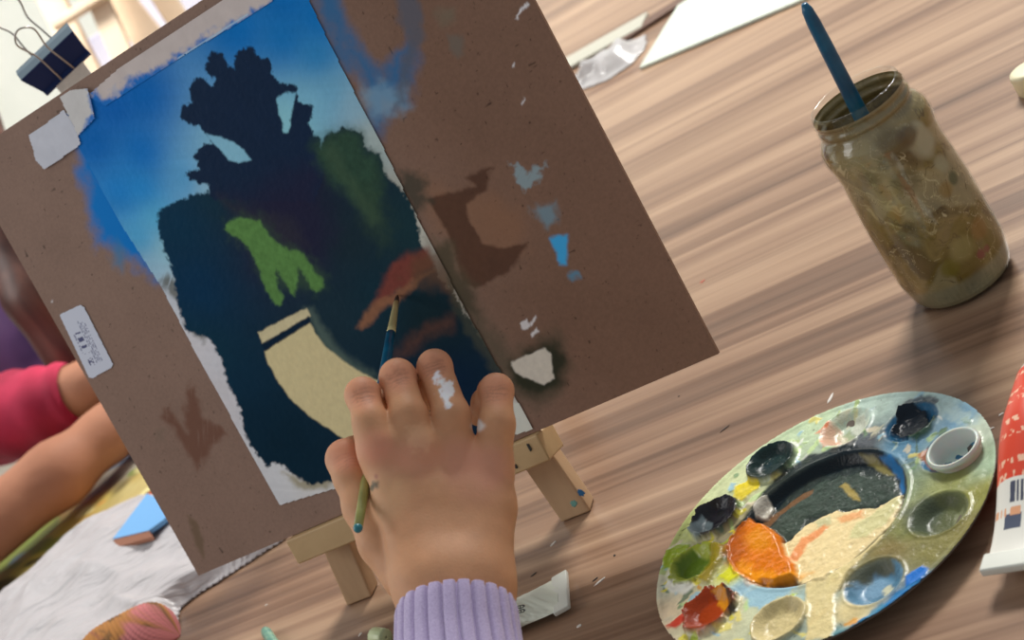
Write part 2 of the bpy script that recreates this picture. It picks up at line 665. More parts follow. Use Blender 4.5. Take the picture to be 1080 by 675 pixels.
# barcode label stuck to it
lab = [(63, 332), (66, 330), (85, 321), (89, 323), (120, 384), (118, 388), (98, 399), (94, 398)]
LQ = np.array([bq(*p) for p in lab])
lc = LQ.mean(0)
g = 0.00035
x_, y_ = np.meshgrid(np.arange(LQ[:, 0].min() - .001, LQ[:, 0].max() + .001, g), np.arange(LQ[:, 1].min() - .001, LQ[:, 1].max() + .001, g))
pl = Paint(x_, y_, bq, K)
pl.C[:] = lin((168, 172, 184), K)
e1 = bq(94, 398) - bq(63, 332)
e1 /= np.linalg.norm(e1)
e2 = np.array([-e1[1], e1[0]])
o_ = bq(63, 332)
a_ = (x_ - o_[0]) * e1[0] + (y_ - o_[1]) * e1[1]
b_ = (x_ - o_[0]) * e2[0] + (y_ - o_[1]) * e2[1]
wl, hl = np.linalg.norm(bq(94, 398) - bq(63, 332)), np.linalg.norm(bq(85, 321) - bq(63, 332))
fa, fb = a_ / wl, b_ / hl
dk = lin((60, 62, 95), K)
bars = (fa > .32) & (fa < .66) & (fb > .28) & (fb < .52) & (vnoise(a_ / 0.0009, 0 * a_, 6) > .48)
code = (fa > .74) & (fa < .86) & (fb > .28) & (fb < .50) & (vnoise(a_ / .0010, b_ / .0010, 16) > .45)
txt = np.zeros_like(bars)
for r0 in (.60, .68, .76, .84):
    txt |= (np.abs(fb - r0) < .022) & (fa > .18 + .2 * (r0 - .6)) & (fa < .84) & (vnoise(a_ / 0.0008, b_ * 0 + r0 * 99, 9) > .38)
tick = (np.abs(fb - .22) < .025) & (fa > .34) & (fa < .64) & (vnoise(a_ / 0.0009, b_ * 0, 12) > .4)
pl.C[bars | code] = dk
pl.C[txt | tick] = lin((105, 108, 130), K)
inside = sdpoly(x_, y_, LQ) < 0
vv = (BO + x_[..., None] * U + y_[..., None] * V + N * 0.0005).reshape(-1, 3)
M_label = mat_col('label_paper', 0.3)
lb = mesh_np('barcode_label', *(lambda t: (t[0], t[1], M_label, hb, t[2]))(compact(vv, grid_quads(*x_.shape, inside), pl.C.reshape(-1, 3))), smooth=False)
lb['label'] = 'pale grey adhesive label printed with a barcode'

# ------------------------------------------------------------------ the painting on paper
sheet = [(66, 122), (126, 234), (170, 302), (206, 371), (295, 533), (563, 453), (549, 427), (498, 337), (456, 258), (431, 209), (403, 151), (372, 92), (344, 36), (327, 0), (300, -52), (150, 66)]
SQ = np.array([bq(*p) for p in sheet])
g = 0.0006
x_, y_ = np.meshgrid(np.arange(SQ[:, 0].min(), SQ[:, 0].max() + g, g), np.arange(SQ[:, 1].min(), SQ[:, 1].max() + g, g))
pp = Paint(x_, y_, bq, K)
st = 0.10 * fbm((x_ * .9 - y_ * .4) * 25, (x_ * .4 + y_ * .9) * 420, 61, 3) + 0.10 * fbm(x_ * 60, y_ * 60, 62, 3)
sky = pp.idw([(100, 150, (0, 88, 160)), (128, 205, (15, 112, 182)), (148, 250, (60, 145, 205)), (165, 285, (130, 170, 200)), (178, 310, (178, 182, 190)), (250, 30, (0, 98, 168)), (120, 110, (0, 84, 158)), (150, 160, (0, 98, 172)), (150, 200, (20, 122, 192)), (165, 230, (75, 155, 210)), (180, 262, (135, 180, 210)), (150, 100, (0, 88, 160)),
              (185, 320, (180, 182, 188)), (205, 360, (186, 184, 188)), (230, 420, (182, 180, 184)), (280, 520, (184, 186, 192)), (340, 515, (186, 186, 186)), (300, 40, (5, 100, 165)), (300, 0, (0, 92, 160)),
              (335, 20, (0, 100, 168)), (335, 60, (25, 112, 168)), (350, 95, (95, 152, 182)), (375, 110, (125, 160, 178)), (395, 145, (150, 162, 158)), (330, 110, (110, 165, 200)), (425, 205, (150, 150, 140)), (445, 240, (165, 165, 155)),
              (480, 310, (100, 95, 85)), (240, 165, (120, 170, 215)), (310, 130, (125, 180, 215)), (200, 190, (60, 140, 205)), (215, 195, (140, 175, 205)), (555, 445, (180, 178, 172)), (520, 380, (70, 66, 55))], 3.3, 1.2e-4) * 0.93
pp.C = sky * (1 + st)[..., None]
dark = pp.idw([(250, 130, (18, 34, 58)), (300, 200, (30, 28, 50)), (190, 240, (6, 44, 66)), (210, 300, (3, 42, 70)), (250, 400, (8, 38, 58)), (300, 470, (5, 30, 44)), (370, 250, (22, 38, 45)), (400, 310, (14, 42, 54)),
               (350, 330, (22, 42, 52)), (450, 340, (16, 32, 36)), (470, 400, (6, 26, 48)), (220, 380, (8, 44, 58)), (270, 440, (6, 32, 48)), (300, 260, (32, 30, 52)), (330, 200, (22, 32, 48)), (240, 210, (14, 44, 56)), (430, 240, (22, 46, 52))])
dark *= (1 + 0.14 * fbm(x_ * 120, y_ * 120, 63, 4) + 0.5 * st)[..., None]
mass = [(166, 236), (169, 221), (187, 210), (212, 203), (223, 202), (260, 198), (330, 172), (345, 142), (363, 133), (381, 140), (385, 154), (402, 162), (405, 182), (421, 196), (434, 212), (440, 232), (447, 262), (470, 300), (492, 330),
        (512, 362), (537, 398), (532, 430), (520, 470), (400, 512), (352, 506), (330, 512), (310, 500), (296, 488), (283, 492), (272, 480), (262, 465), (255, 445), (253, 430), (240, 400), (232, 375), (228, 366), (222, 357), (197, 349),
        (193, 335), (186, 311), (184, 290), (176, 270), (168, 245)]
pp.layer([(168, 300), (178, 288), (190, 300), (200, 335), (220, 355), (215, 362), (196, 345), (190, 318)], (75, 75, 65), 0.003, 0.003, 200, 0.8, 24, streak=(0.6, 0.1))
pp.layer([(300, 498), (330, 506), (352, 500), (352, 512), (330, 518), (312, 512)], (120, 110, 70), 0.003, 0.003, 200, 0.7, 25)
pp.layer(mass, None, 0.0012, 0.0024, 380, 1.0, 26, base=dark)
Tz = lambda L: [(150 + a / 3.553, 30 + b / 3.553) for a, b in L]
T3 = lambda L: [(150 + a / 3.553, 190 + b / 3.553) for a, b in L]
tree = Tz([(262, 640), (255, 590), (240, 583), (205, 572), (162, 552), (175, 535), (215, 525), (212, 505), (192, 480), (200, 462), (230, 440), (262, 430), (248, 400), (236, 388), (215, 370), (190, 360), (160, 352), (145, 330), (150, 290), (185, 275), (180, 225), (200, 182), (230, 187), (250, 205),
           (268, 212), (278, 190), (258, 182), (240, 150), (245, 105), (270, 85), (305, 100), (325, 145), (345, 152), (350, 105), (375, 75), (410, 72), (440, 105), (475, 115), (490, 170), (505, 195), (545, 208), (580, 214), (585, 260), (605, 284), (635, 284), (642, 310), (636, 335), (622, 352), (632, 380), (660, 405), (690, 500), (650, 650)])
tb = dark.copy()
tb[:] = lin((18, 34, 56), K)
tb *= (1 + 0.15 * fbm(x_ * 200, y_ * 200, 66, 4))[..., None]
hole1 = Tz([(242, 393), (300, 408), (345, 428), (385, 455), (410, 495), (362, 502), (325, 492), (292, 450), (262, 425)])
hole2 = Tz([(502, 258), (540, 240), (576, 240), (572, 270), (562, 320), (548, 392), (530, 392), (524, 345), (512, 310)])
keep = pp.C.copy()
pp.layer(tree, None, 0.0009, 0.0022, 420, 1.0, 27, base=tb)
pp.layer(hole1, None, 0.0008, 0.0009, 330, 1.0, 28, base=sky)
pp.layer(hole2, None, 0.0008, 0.0012, 330, 1.0, 29, base=sky)
pp.layer([(240, 215), (330, 175), (350, 250), (330, 290), (270, 285), (250, 240)], (30, 28, 50), 0.014, 0.006, 90, 0.7, 30)
pp.layer([(330, 150), (362, 134), (380, 142), (384, 156), (400, 165), (405, 185), (396, 230), (372, 210), (350, 190), (335, 172)], (42, 66, 50), 0.006, 0.004, 160, 0.85, 31, var=0.25)
pp.layer([(372, 200), (395, 190), (415, 240), (405, 262), (384, 232)], (44, 62, 48), 0.008, 0.005, 160, 0.55, 32)
pp.layer([(340, 160), (352, 150), (400, 232), (392, 238)], (58, 78, 58), 0.004, 0.003, 200, 0.45, 33)
pp.layer(T3([(300, 60), (420, 110), (560, 150), (620, 240), (560, 260), (470, 190), (330, 110)]), (42, 42, 50), 0.006, 0.004, 150, 0.6, 34)
pp.layer(T3([(318, 160), (380, 130), (450, 140), (500, 215), (560, 245), (630, 290), (690, 365), (660, 420), (560, 400), (470, 400), (400, 250), (335, 210)]), (50, 72, 52), 0.006, 0.004, 260, 0.6, 34)
pp.layer(T3([(312, 180), (330, 150), (370, 138), (440, 150), (480, 210), (530, 252), (592, 265), (622, 300), (650, 345), (682, 370), (680, 398), (655, 417), (632, 405), (618, 365), (588, 330), (580, 400), (572, 436), (545, 400), (528, 370), (505, 335), (506, 390), (532, 440), (525, 462), (505, 468), (480, 440), (460, 395), (440, 330), (410, 270), (370, 220), (335, 203)]),
         (78, 116, 62), 0.0014, 0.0016, 360, 0.97, 35, var=0.22)
TB = lambda L: [(250 + a / 3.553, 280 + b / 3.553) for a, b in L]
pp.layer(TB([(262, 170), (285, 165), (330, 240), (390, 320), (460, 370), (520, 410), (520, 440), (440, 420), (360, 350), (300, 270)]), (72, 88, 82), 0.004, 0.003, 160, 0.85, 36)
pp.layer(TB([(104, 322), (272, 212), (300, 258), (340, 310), (400, 358), (460, 396), (520, 425), (620, 470), (620, 560), (480, 660), (400, 650), (350, 615), (270, 560), (200, 495), (160, 440), (120, 370)]), (182, 170, 130), 0.0010, 0.0008, 250, 1.0, 37, var=0.07)
pp.layer(TB([(78, 250), (265, 158), (276, 188), (180, 245), (98, 292)]), (178, 168, 134), 0.0008, 0.0010, 250, 1.0, 38, var=0.1)
pp.layer(TB([(92, 292), (180, 246), (270, 190), (278, 208), (190, 268), (104, 320)]), (8, 28, 46), 0.0008, 0.001, 250, 0.95, 39)
pp.layer(T3([(1075, 250), (1030, 262), (980, 290), (925, 330), (890, 415), (868, 465), (900, 470), (960, 420), (1020, 370), (1090, 330)]), (106, 54, 46), 0.003, 0.003, 180, 0.9, 40, var=0.15)
pp.layer(T3([(1090, 330), (1040, 370), (985, 440), (900, 490), (825, 557), (800, 548), (830, 500), (900, 440), (985, 400), (1040, 350)]), (122, 84, 62), 0.0025, 0.003, 180, 0.9, 41, var=0.15)
pp.layer([(418, 375), (430, 358), (455, 340), (478, 332), (480, 345), (455, 355), (432, 372)], (78, 52, 44), 0.005, 0.003, 180, 0.7, 42, var=0.2)
pp.layer([(428, 288), (450, 258), (476, 262), (492, 296), (488, 318), (462, 300), (440, 300)], (86, 62, 46), 0.006, 0.005, 140, 0.7, 43)
pp.layer([(470, 280), (482, 300), (500, 330), (520, 370), (545, 405), (535, 410), (505, 370), (480, 330)], (60, 62, 52), 0.003, 0.003, 200, 0.6, 44)
pp.layer([(477, 303), (481, 306), (490, 322), (500, 336), (498, 340), (486, 322)], (150, 145, 135), 0.0008, 0.003, 420, 0.6, 45)
pp.layer([(528, 425), (548, 425), (563, 453), (545, 462), (528, 462)], (176, 178, 170), 0.001, 0.001, 200, 1.0, 46)
inside = sdpoly(x_, y_, SQ) < 0
lift = 0.0006 + 0.00018 * fbm(x_ * 500, y_ * 500, 88, 3)
vv = (BO + x_[..., None] * U + y_[..., None] * V + N * lift[..., None]).reshape(-1, 3)
M_paint = mat_col('acrylic_on_paper', 0.5, 0.12, 1500, 0.0002, Specular_IOR_Level=0.05)
cv = compact(vv, grid_quads(*x_.shape, inside), pp.C.reshape(-1, 3))
tag(mesh_np('painting', cv[0], cv[1], M_paint, None, cv[2]), 'unfinished landscape painting on paper with dark trees under blue sky, taped to the brown board', 'painting')

# masking tape
M_tape = mat_col('masking_tape', 0.45, 0.1, 700, 0.0003, Specular_IOR_Level=0.15)


def tape(pts, colour, off, label, fn=None):
    Q = np.array([bq(*p) for p in pts])
    g = 0.0006
    x, y = np.meshgrid(np.arange(Q[:, 0].min() - .002, Q[:, 0].max() + .002, g), np.arange(Q[:, 1].min() - .002, Q[:, 1].max() + .002, g))
    t = Paint(x, y, bq, K)
    t.C[:] = lin(colour, K)
    t.C *= (1 + 0.12 * fbm(x * 150, y * 150, 5))[..., None]
    if fn:
        fn(t)
    wx = x + 0.0008 * fbm(x * 500, y * 500, 3)
    ins = sdpoly(wx, y, Q) < 0
    v = (BO + x[..., None] * U + y[..., None] * V + N * (off + 0.0002 * fbm(x * 200, y * 200, 9))[..., None]).reshape(-1, 3)
    c = compact(v, grid_quads(*x.shape, ins), t.C.reshape(-1, 3))
    return tag(mesh_np('masking_tape', c[0], c[1], M_tape, None, c[2]), label, 'tape')


def strip_blue(t):
    t.layer([(90, 118), (100, 93), (112, 104), (146, 80), (165, 74), (200, 50), (240, 27), (286, 3), (340, -40), (340, 40), (120, 140)], (0, 90, 162), 0.0030, 0.004, 260, 1.0, 50)
    t.layer([(118, 92), (122, 88), (128, 100), (126, 104)], (150, 150, 160), 0.001, 0.002, 300, 0.7, 51)
    t.layer([(188, 61), (262, 14), (263, 15.5), (189, 62.5)], (150, 175, 200), 0.0004, 0.0002, 300, 0.8, 52)


tape([(92, 101), (124, 73), (180, 36), (233, 1), (285, -33), (310, -18), (285, 4), (240, 32), (197, 57), (150, 88), (112, 112)], (168, 158, 154), 0.0010, 'long grey masking tape strip along the top edge of the painting', strip_blue)


def corner_blue(t):
    t.layer([(94, 92), (100, 88), (112, 110), (104, 150), (84, 146), (90, 132), (100, 118)], (0, 92, 165), 0.0020, 0.003, 300, 0.95, 53)


tape([(31, 142), (50, 129), (68.5, 115), (76, 126), (84, 142), (87, 152), (66, 167), (48, 179), (38, 168), (35, 155)], (166, 168, 176), 0.0013, 'torn masking tape piece sticking out left of the painting corner')
tape([(64, 101.5), (75, 94), (94, 92), (99, 108), (102, 125), (84, 143), (76, 127)], (172, 170, 168), 0.0017, 'masking tape piece folded over the board top edge at the painting corner', corner_blue)

# ------------------------------------------------------------------ table easel
M_wood = mat_noise('pale_beech', [(0.3, rgba((168, 132, 98))), (0.55, rgba((198, 164, 126))), (0.75, rgba((184, 148, 112)))], 30, 0.55, stretch=(1, 1, 0.12), bump=0.1)
M_wood_l = mat_noise('pale_beech_ledge', [(0.3, rgba((172, 140, 98))), (0.55, rgba((200, 168, 122))), (0.75, rgba((186, 152, 108)))], 30, 0.55, stretch=(0.15, 1, 1), bump=0.1)
M_spot = mat('blue_paint_spot', rgba((30, 100, 150)), 0.4)
M_spot2 = mat('dark_paint_spot', rgba((40, 36, 32)), 0.5)
M_spot3 = mat('teal_paint_spot', rgba((110, 165, 155)), 0.4)
uL, uR = bq(305, 566)[0], bq(570, 455)[0]
um = (uL + uR) / 2
easel = thing('tabletop_easel', 'small pale wooden tabletop easel holding the brown hardboard panel', 'easel', BO + U * um - Z * BO[2])
LEDT = 0.017
bm = bmesh.new()
hexa(bm, box8(B(uL, -0.0005, 0.006) - V * LEDT, U * (uR - uL), -N * 0.0238, V * LEDT))
bm_obj('ledge', bm, M_wood_l, easel, bevel=0.0012)
LB = -0.0180                     # the front of the legs, behind the panel
lw, lt = 0.0215, 0.013
vfoot = -BO[2] / V[2]


def leg_pts(uf, slope, vtop, off):
    a = B(uf, vfoot - 0.0 + 0.0, off)
    a = a - V * (a[2] / V[2])
    return a, B(uf + slope * (vtop - vfoot), vtop, off)


footL = un(pz(388, 619))[0] - un(BO)[0] - 0.001
footR = un(pz(617, 533))[0] - un(BO)[0] - 0.004
sp = 0.12
vt = 0.235
for uf, sl in ((footL, sp), (footR, -sp)):
    a, b = leg_pts(uf, sl, vt, LB - lt / 2 - 0.0)
    d = (b - a) / np.linalg.norm(b - a)
    bm = bmesh.new()
    hw = U * (lw / 2)
    f0, f1 = N * lt / 2, -N * lt / 2
    lo = [a - hw + f0, a + hw + f0, a + hw + f1, a - hw + f1]
    lo = [p - d * (p[2] / d[2]) + d * 0.0003 for p in lo]        # feet cut level on the table
    hi = [b - hw + f0, b + hw + f0, b + hw + f1, b - hw + f1]
    hexa(bm, lo + hi)
    bm_obj('leg', bm, M_wood, easel, bevel=0.0015)
topc = B((footL + footR) / 2, vt, LB - lt / 2)
bm = bmesh.new()
hexa(bm, box8(topc - U * 0.062 - V * 0.03 - N * (lt / 2 + 0.012), U * 0.124, N * 0.012, V * 0.022))
bm_obj('top_rail', bm, M_wood, easel, bevel=0.001)
bm = bmesh.new()
ra = topc - N * (lt / 2 + 0.018) - V * 0.008
rb = ra * np.array([1, 1, 0]) + NN * 0.12 + Z * 0.004
beam(bm, ra, rb, U, 0.018, 0.011)
bm_obj('rear_leg', bm, M_wood, easel, bevel=0.001)
bm = bmesh.new()
beam(bm, B(footL + sp * 0.06, vfoot + 0.06, LB - lt - 0.005), B(footR - sp * 0.06, vfoot + 0.06, LB - lt - 0.005), V, 0.016, 0.009)
bm_obj('cross_rail', bm, M_wood, easel, bevel=0.001)


def blot(name, centre, ax, ay, m, parent, seed=1, n=14, thick=0.0004):
    r = np.random.default_rng(seed)
    ax, ay = np.asarray(ax), np.asarray(ay)
    nrm = np.cross(ax, ay)
    nrm = nrm / np.linalg.norm(nrm)
    t = np.linspace(0, 2 * np.pi, n, endpoint=False)
    rr = 0.7 + 0.5 * r.random(n)
    bm = bmesh.new()
    lo = [bm.verts.new(Vector(centre + ax * math.cos(a) * q + ay * math.sin(a) * q)) for a, q in zip(t, rr)]
    hi = [bm.verts.new(Vector(centre + (ax * math.cos(a) + ay * math.sin(a)) * q * .8 + nrm * thick)) for a, q in zip(t, rr)]
    bm.faces.new(lo[::-1])
    bm.faces.new(hi)
    for i in range(n):
        bm.faces.new((lo[i], lo[(i + 1) % n], hi[(i + 1) % n], hi[i]))
    return bm_obj(name, bm, m, parent)


# small spots of paint on the easel wood
uu = bq(562, 467)
blot('paint_spot', B(uu[0], uu[1] - 0.0005, 0.0062), U * 0.0012, V * 0.0028, M_spot2, easel, 2)
uu = bq(549, 489)
blot('paint_spot', B(uu[0], -0.013, 0.0062), U * 0.0012, V * 0.0016, M_spot2, easel, 3)
fR = B(footR, 0, LB) * np.array([1, 1, 0])
pr = lambda x, y: (lambda d: CAM + d * (((B(0, 0, LB) - CAM) @ N) / (d @ N)))(ray(x, y))
blot('paint_spot', pr(613, 520), U * 0.0022, V * 0.0026, M_spot, easel, 6)
blot('paint_spot', pr(605, 531), U * 0.0022, V * 0.0022, M_spot3, easel, 4)

# ------------------------------------------------------------------ white panel and binder clip behind the board
M_canvas = mat_noise('white_canvas', [(0.3, rgba((222, 226, 220))), (0.7, rgba((236, 238, 232)))], 300, 0.8, bump=0.1)
cA, cC = pt(47, 96, 1.15), pt(91, 54, 1.15)        # jaw line of the clip
cx = (cC - cA)
clip_len = np.linalg.norm(cx)
cx /= clip_len
down_p = -Z + NN * -0.05
down = -Z + NN * 0.42
down -= cx * (down @ cx)
down /= np.linalg.norm(down)
face_n = np.cross(cx, down)
if face_n @ (CAM - cA) < 0:
    face_n = -face_n
jm = (cA + cC) / 2
# the panel stands on the table, leaning back on the easel's rear side
pw0, pw1 = -0.012, 0.014
bm = bmesh.new()
ptop = jm - down_p * 0.004
pbm = ptop + down_p * (ptop[2] - 0.0008) / (-down_p[2])
hz = np.array([cx[0], cx[1], 0])
hz /= np.linalg.norm(hz)
pn = np.cross(hz, down_p)
pn /= np.linalg.norm(pn)
hexa(bm, box8(pbm + hz * pw0 - pn * 0.0015, hz * (pw1 - pw0), pn * 0.003, ptop - pbm))
tag(bm_obj('canvas_panel', bm, M_canvas, bevel=0.0005), 'white canvas panel standing behind the brown hardboard, held by the black binder clip', 'canvas')

clip = thing('binder_clip', 'black metal binder clip with wire handles clamped above the board corner', 'clip', jm)
M_blk = mat('black_enamel', rgba((20, 44, 98)), 0.5, Specular_IOR_Level=0.2)
M_spine = mat('grey_blue_spine', rgba((110, 128, 140)), 0.45)
M_wire = mat('steel_wire', rgba((170, 165, 160)), 0.3, Metallic=0.8)
HD, SPW = 0.021, 0.020
L2 = 0.0235


def strip_prism(name, sec, m, parent, th=0.0006, l2=L2):
    bm = bmesh.new()
    rows = []
    for s in (-1, 1):
        rows.append([bm.verts.new(Vector(jm + cx * l2 * s * (1 + .16 * min(0, b + .002) / -HD - .08) + face_n * a + down * b)) for a, b in sec])
    for i in range(len(sec) - 1):
        bm.faces.new((rows[0][i], rows[0][i + 1], rows[1][i + 1], rows[1][i]))
    o = bm_obj(name, bm, m, parent)
    sm_ = o.modifiers.new('t', 'SOLIDIFY')
    sm_.thickness = th
    return o


strip_prism('clip_body', [(0.0016, 0.003), (0.003, 0.001), (0.0018, -0.001), (0.010, -HD), (0.0098, -HD - 0.0005)], M_blk, clip)
strip_prism('clip_body', [(-0.0016, 0.003), (-0.003, 0.001), (-0.0018, -0.001), (-0.010, -HD)], M_blk, clip)
strip_prism('spine', [(0.0102, -HD), (0, -HD - 0.0014), (-0.0102, -HD)], M_spine, clip)
# front handle folded flat on the front face, rear handle standing up past the spine
f = lambda a, s, d: jm + cx * s + face_n * a + down * d
tube('wire_handle', smooth_path([f(0.003, -0.006, 0.0015), f(0.0055, -0.0055, -0.008), f(0.0125, -0.005, -0.027), f(0.016, -0.008, -0.044), f(0.017, 0, -0.051), f(0.016, 0.008, -0.044), f(0.0125, 0.005, -0.027), f(0.0055, 0.0055, -0.008), f(0.003, 0.006, 0.0015)], 60), 0.0007, M_wire, clip, 8)
tube('wire_handle', smooth_path([f(-0.003, -0.010, 0.0015), f(-0.0125, -0.009, -0.027), f(-0.018, -0.008, -0.040), f(-0.021, -0.012, -0.054), f(-0.022, 0, -0.062), f(-0.021, 0.012, -0.054), f(-0.018, 0.008, -0.040), f(-0.0125, 0.009, -0.027), f(-0.003, 0.010, 0.0015)], 60), 0.0007, M_wire, clip, 8)

# ------------------------------------------------------------------ glass jar
JB = np.array([0.512815, 1.897372, 0]) * 0.43
M_glass = bpy.data.materials.new('stained_glass')
M_glass.use_nodes = True
nt = M_glass.node_tree
pg = bsdf(M_glass)
pg.inputs['Base Color'].default_value = rgba((214, 214, 190))
pg.inputs['Roughness'].default_value = 0.08
pg.inputs['IOR'].default_value = 1.45
pg.inputs['Transmission Weight'].default_value = 0.0
tr = nt.nodes.new('ShaderNodeBsdfTransparent')
tr.inputs[0].default_value = (0.985, 0.99, 0.975, 1)
gl = nt.nodes.new('ShaderNodeBsdfGlossy')
gl.inputs['Roughness'].default_value = 0.06
ms = nt.nodes.new('ShaderNodeMixShader')
lw = nt.nodes.new('ShaderNodeLayerWeight')
lw.inputs[0].default_value = 0.5
pw_ = nt.nodes.new('ShaderNodeMath')
pw_.operation = 'POWER'
pw_.inputs[1].default_value = 4.0
nt.links.new(lw.outputs['Facing'], pw_.inputs[0])
mr_ = nt.nodes.new('ShaderNodeMapRange')
mr_.inputs[3].default_value = 0.04
mr_.inputs[4].default_value = 0.55
nt.links.new(pw_.outputs[0], mr_.inputs[0])
nt.links.new(mr_.outputs[0], ms.inputs[0])
nt.links.new(tr.outputs[0], ms.inputs[1])
nt.links.new(gl.outputs[0], ms.inputs[2])
ms2 = nt.nodes.new('ShaderNodeMixShader')
ms2.inputs[0].default_value = 0.0
nt.links.new(ms.outputs[0], ms2.inputs[1])
nt.links.new(pg.outputs[0], ms2.inputs[2])
nt.links.new(ms2.outputs[0], nt.nodes['Material Output'].inputs['Surface'])
jar = thing('glass_jar', 'paint-stained glass jar of murky olive water with a blue brush in it', 'jar', JB)
prof = [(0.001, 0.002), (0.020, 0.0022), (0.0245, 0.0), (0.0278, 0.002), (0.0300, 0.006), (0.0322, 0.0165), (0.0326, 0.020), (0.0327, 0.035), (0.0327, 0.05), (0.0324, 0.062), (0.0314, 0.076), (0.0306, 0.088), (0.0312, 0.096), (0.0325, 0.104), (0.0320, 0.109),
        (0.0298, 0.1135), (0.0274, 0.116), (0.0266, 0.1175), (0.0276, 0.119), (0.0278, 0.1205), (0.0266, 0.122), (0.0264, 0.1235), (0.0274, 0.125), (0.0274, 0.1265), (0.0260, 0.128), (0.0262, 0.1295), (0.0258, 0.1307), (0.0246, 0.1309), (0.0238, 0.130), (0.0236, 0.127)]


def jarmod(t, h):
    if 0.003 < h < 0.016:
        return 1 + 0.006 * np.sin(t * 60)
    return 1 + 0.0 * t


lathe('jar_glass', JB, Z, prof, M_glass, jar, 120, mod=jarmod)
# murky contents and paint skin on the inside
nz, nt_ = 230, 440
tt = np.linspace(0, 2 * np.pi, nt_, endpoint=False)
hh = np.linspace(0.0030, 0.1265, nz)
op_ = [p for p in prof[3:27]]
inn = np.interp(hh, [p[1] for p in op_], [p[0] for p in op_]) - 0.0008
A_, H_ = np.meshgrid(tt, hh)
R_ = np.repeat(inn[:, None], nt_, 1)
vx = JB + R_[..., None] * np.stack([np.cos(A_), np.sin(A_), 0 * A_], -1) + H_[..., None] * Z
# unrolled coordinates; periodic through cos/sin sampling
sx, sy = R_ * np.cos(A_), R_ * np.sin(A_)
n1 = fbm(sx * 90 + H_ * 40, sy * 90 + H_ * 60, 5, 5)
n2 = fbm(sx * 60 - H_ * 90, sy * 60 + H_ * 30, 15, 4)
st_ = fbm((sx - sy) * 420 + H_ * 300, H_ * 60 + sx * 50, 25, 4)
KJ = 0.95
w1 = .012 * fbm(sx * 70, sy * 70 + H_ * 50, 61, 3)
w2 = .012 * fbm(sx * 70 + 7, sy * 70 - H_ * 50, 62, 3)
qx, qy, qh = sx + w1, sy + w2, H_ + w1 - w2
n1 = fbm(qx * 80 + qh * 30, qy * 80 + qh * 55, 5, 5)
n2 = fbm(qx * 55 - qh * 70, qy * 55 + qh * 25, 15, 4)
base = lin((138, 120, 74), KJ) * (1 + 2.2 * n1)[..., None]
dk_ = sst(.02, .20, fbm(qx * 48 + 3, qy * 48 - qh * 52, 17, 4))[..., None]
base = base * (1 - .75 * dk_) + lin((88, 72, 40), KJ) * .75 * dk_
ol = sst(-0.0, 0.16, n2)[..., None]
base = base * (1 - ol * .6) + lin((132, 114, 40), KJ) * ol * .6
pale = sst(0.05, 0.16, fbm(qx * 42 + 9, qh * 42 + qy * 30, 35, 3))[..., None]
base = base * (1 - .5 * pale) + lin((184, 176, 140), KJ) * .5 * pale
for sd_n, fr_n, off_n, wdt, cl_n, opn in ((25, 95, (1.0, .8, .5), .010, (226, 214, 172), .75), (26, 140, (.3, 1.0, -.9), .012, (214, 200, 150), .6), (27, 170, (1.0, -.5, .9), .012, (220, 206, 160), .6), (45, 80, (.9, .9, -.8), .010, (70, 52, 24), .7), (46, 130, (.8, -.9, .4), .010, (84, 62, 30), .6)):
    f_n = fbm(qx * fr_n * off_n[0] + qh * fr_n * .35, qy * fr_n * off_n[1] + qh * fr_n * off_n[2], sd_n, 3)
    l_n = (sst(wdt, wdt * .2, np.abs(f_n - .02)) * sst(-.1, .1, fbm(qx * 60, qy * 60 + qh * 44, sd_n + 90, 2)))[..., None]
    base = base * (1 - opn * l_n) + lin(cl_n, KJ) * opn * l_n
lines = n2
bandm = sst(.019, .014, H_)[..., None]
base = base * (1 - .75 * bandm) + lin((150, 150, 124), KJ) * .75 * bandm * (1 + .35 * np.sin(A_ * 60) * fbm(A_ * 6, H_ * 300, 55, 2))[..., None]
nkm = sst(.108, .116, H_)[..., None]
base = base * (1 - .7 * nkm) + lin((146, 130, 92), KJ) * .7 * nkm * (1 + .8 * n1)[..., None]


def jspot(x, y, r, c, op):
    best = None
    d = ray(x, y)
    o = CAM - JB
    aa = d[0] ** 2 + d[1] ** 2
    bb = 2 * (o[0] * d[0] + o[1] * d[1])
    cc = o[0] ** 2 + o[1] ** 2 - 0.0315 ** 2
    disc = bb * bb - 4 * aa * cc
    if disc < 0:
        return
    p = CAM + d * ((-bb - math.sqrt(disc)) / (2 * aa))
    D = np.linalg.norm(vx - p, axis=-1) * (1 + 0.7 * n1)
    a = sst(r, r * .45, D) * op
    base[:] = base * (1 - a[..., None]) + lin(c, KJ) * a[..., None]


jspot(978, 150, 0.011, (188, 184, 156), .9)
jspot(968, 138, 0.008, (184, 180, 152), .9)
jspot(995, 172, 0.007, (176, 172, 140), .8)
jspot(1006, 188, 0.0045, (84, 92, 60), .9)
jspot(998, 200, 0.006, (150, 120, 56), .7)
jspot(1032, 240, 0.009, (150, 112, 48), .8)
jspot(1034, 268, 0.004, (140, 70, 60), .9)
jspot(1040, 262, 0.003, (140, 70, 60), .8)
jspot(1002, 282, 0.007, (132, 120, 40), .8)
jspot(1015, 262, 0.010, (168, 156, 96), .7)
jspot(940, 150, 0.010, (108, 92, 52), .8)
jspot(958, 142, 0.008, (96, 76, 44), .8)
jspot(915, 190, 0.009, (112, 98, 62), .6)
jspot(955, 190, 0.012, (120, 110, 74), .7)
rough = 0.0006 * n1 + 0.0004 * lines
vx2 = vx + (rough[..., None]) * np.stack([np.cos(A_), np.sin(A_), 0 * A_], -1)
top = len(vx2.reshape(-1, 3))
Vv = np.concatenate([vx2.reshape(-1, 3)])
j = np.arange(nt_)
k_ = (j + 1) % nt_
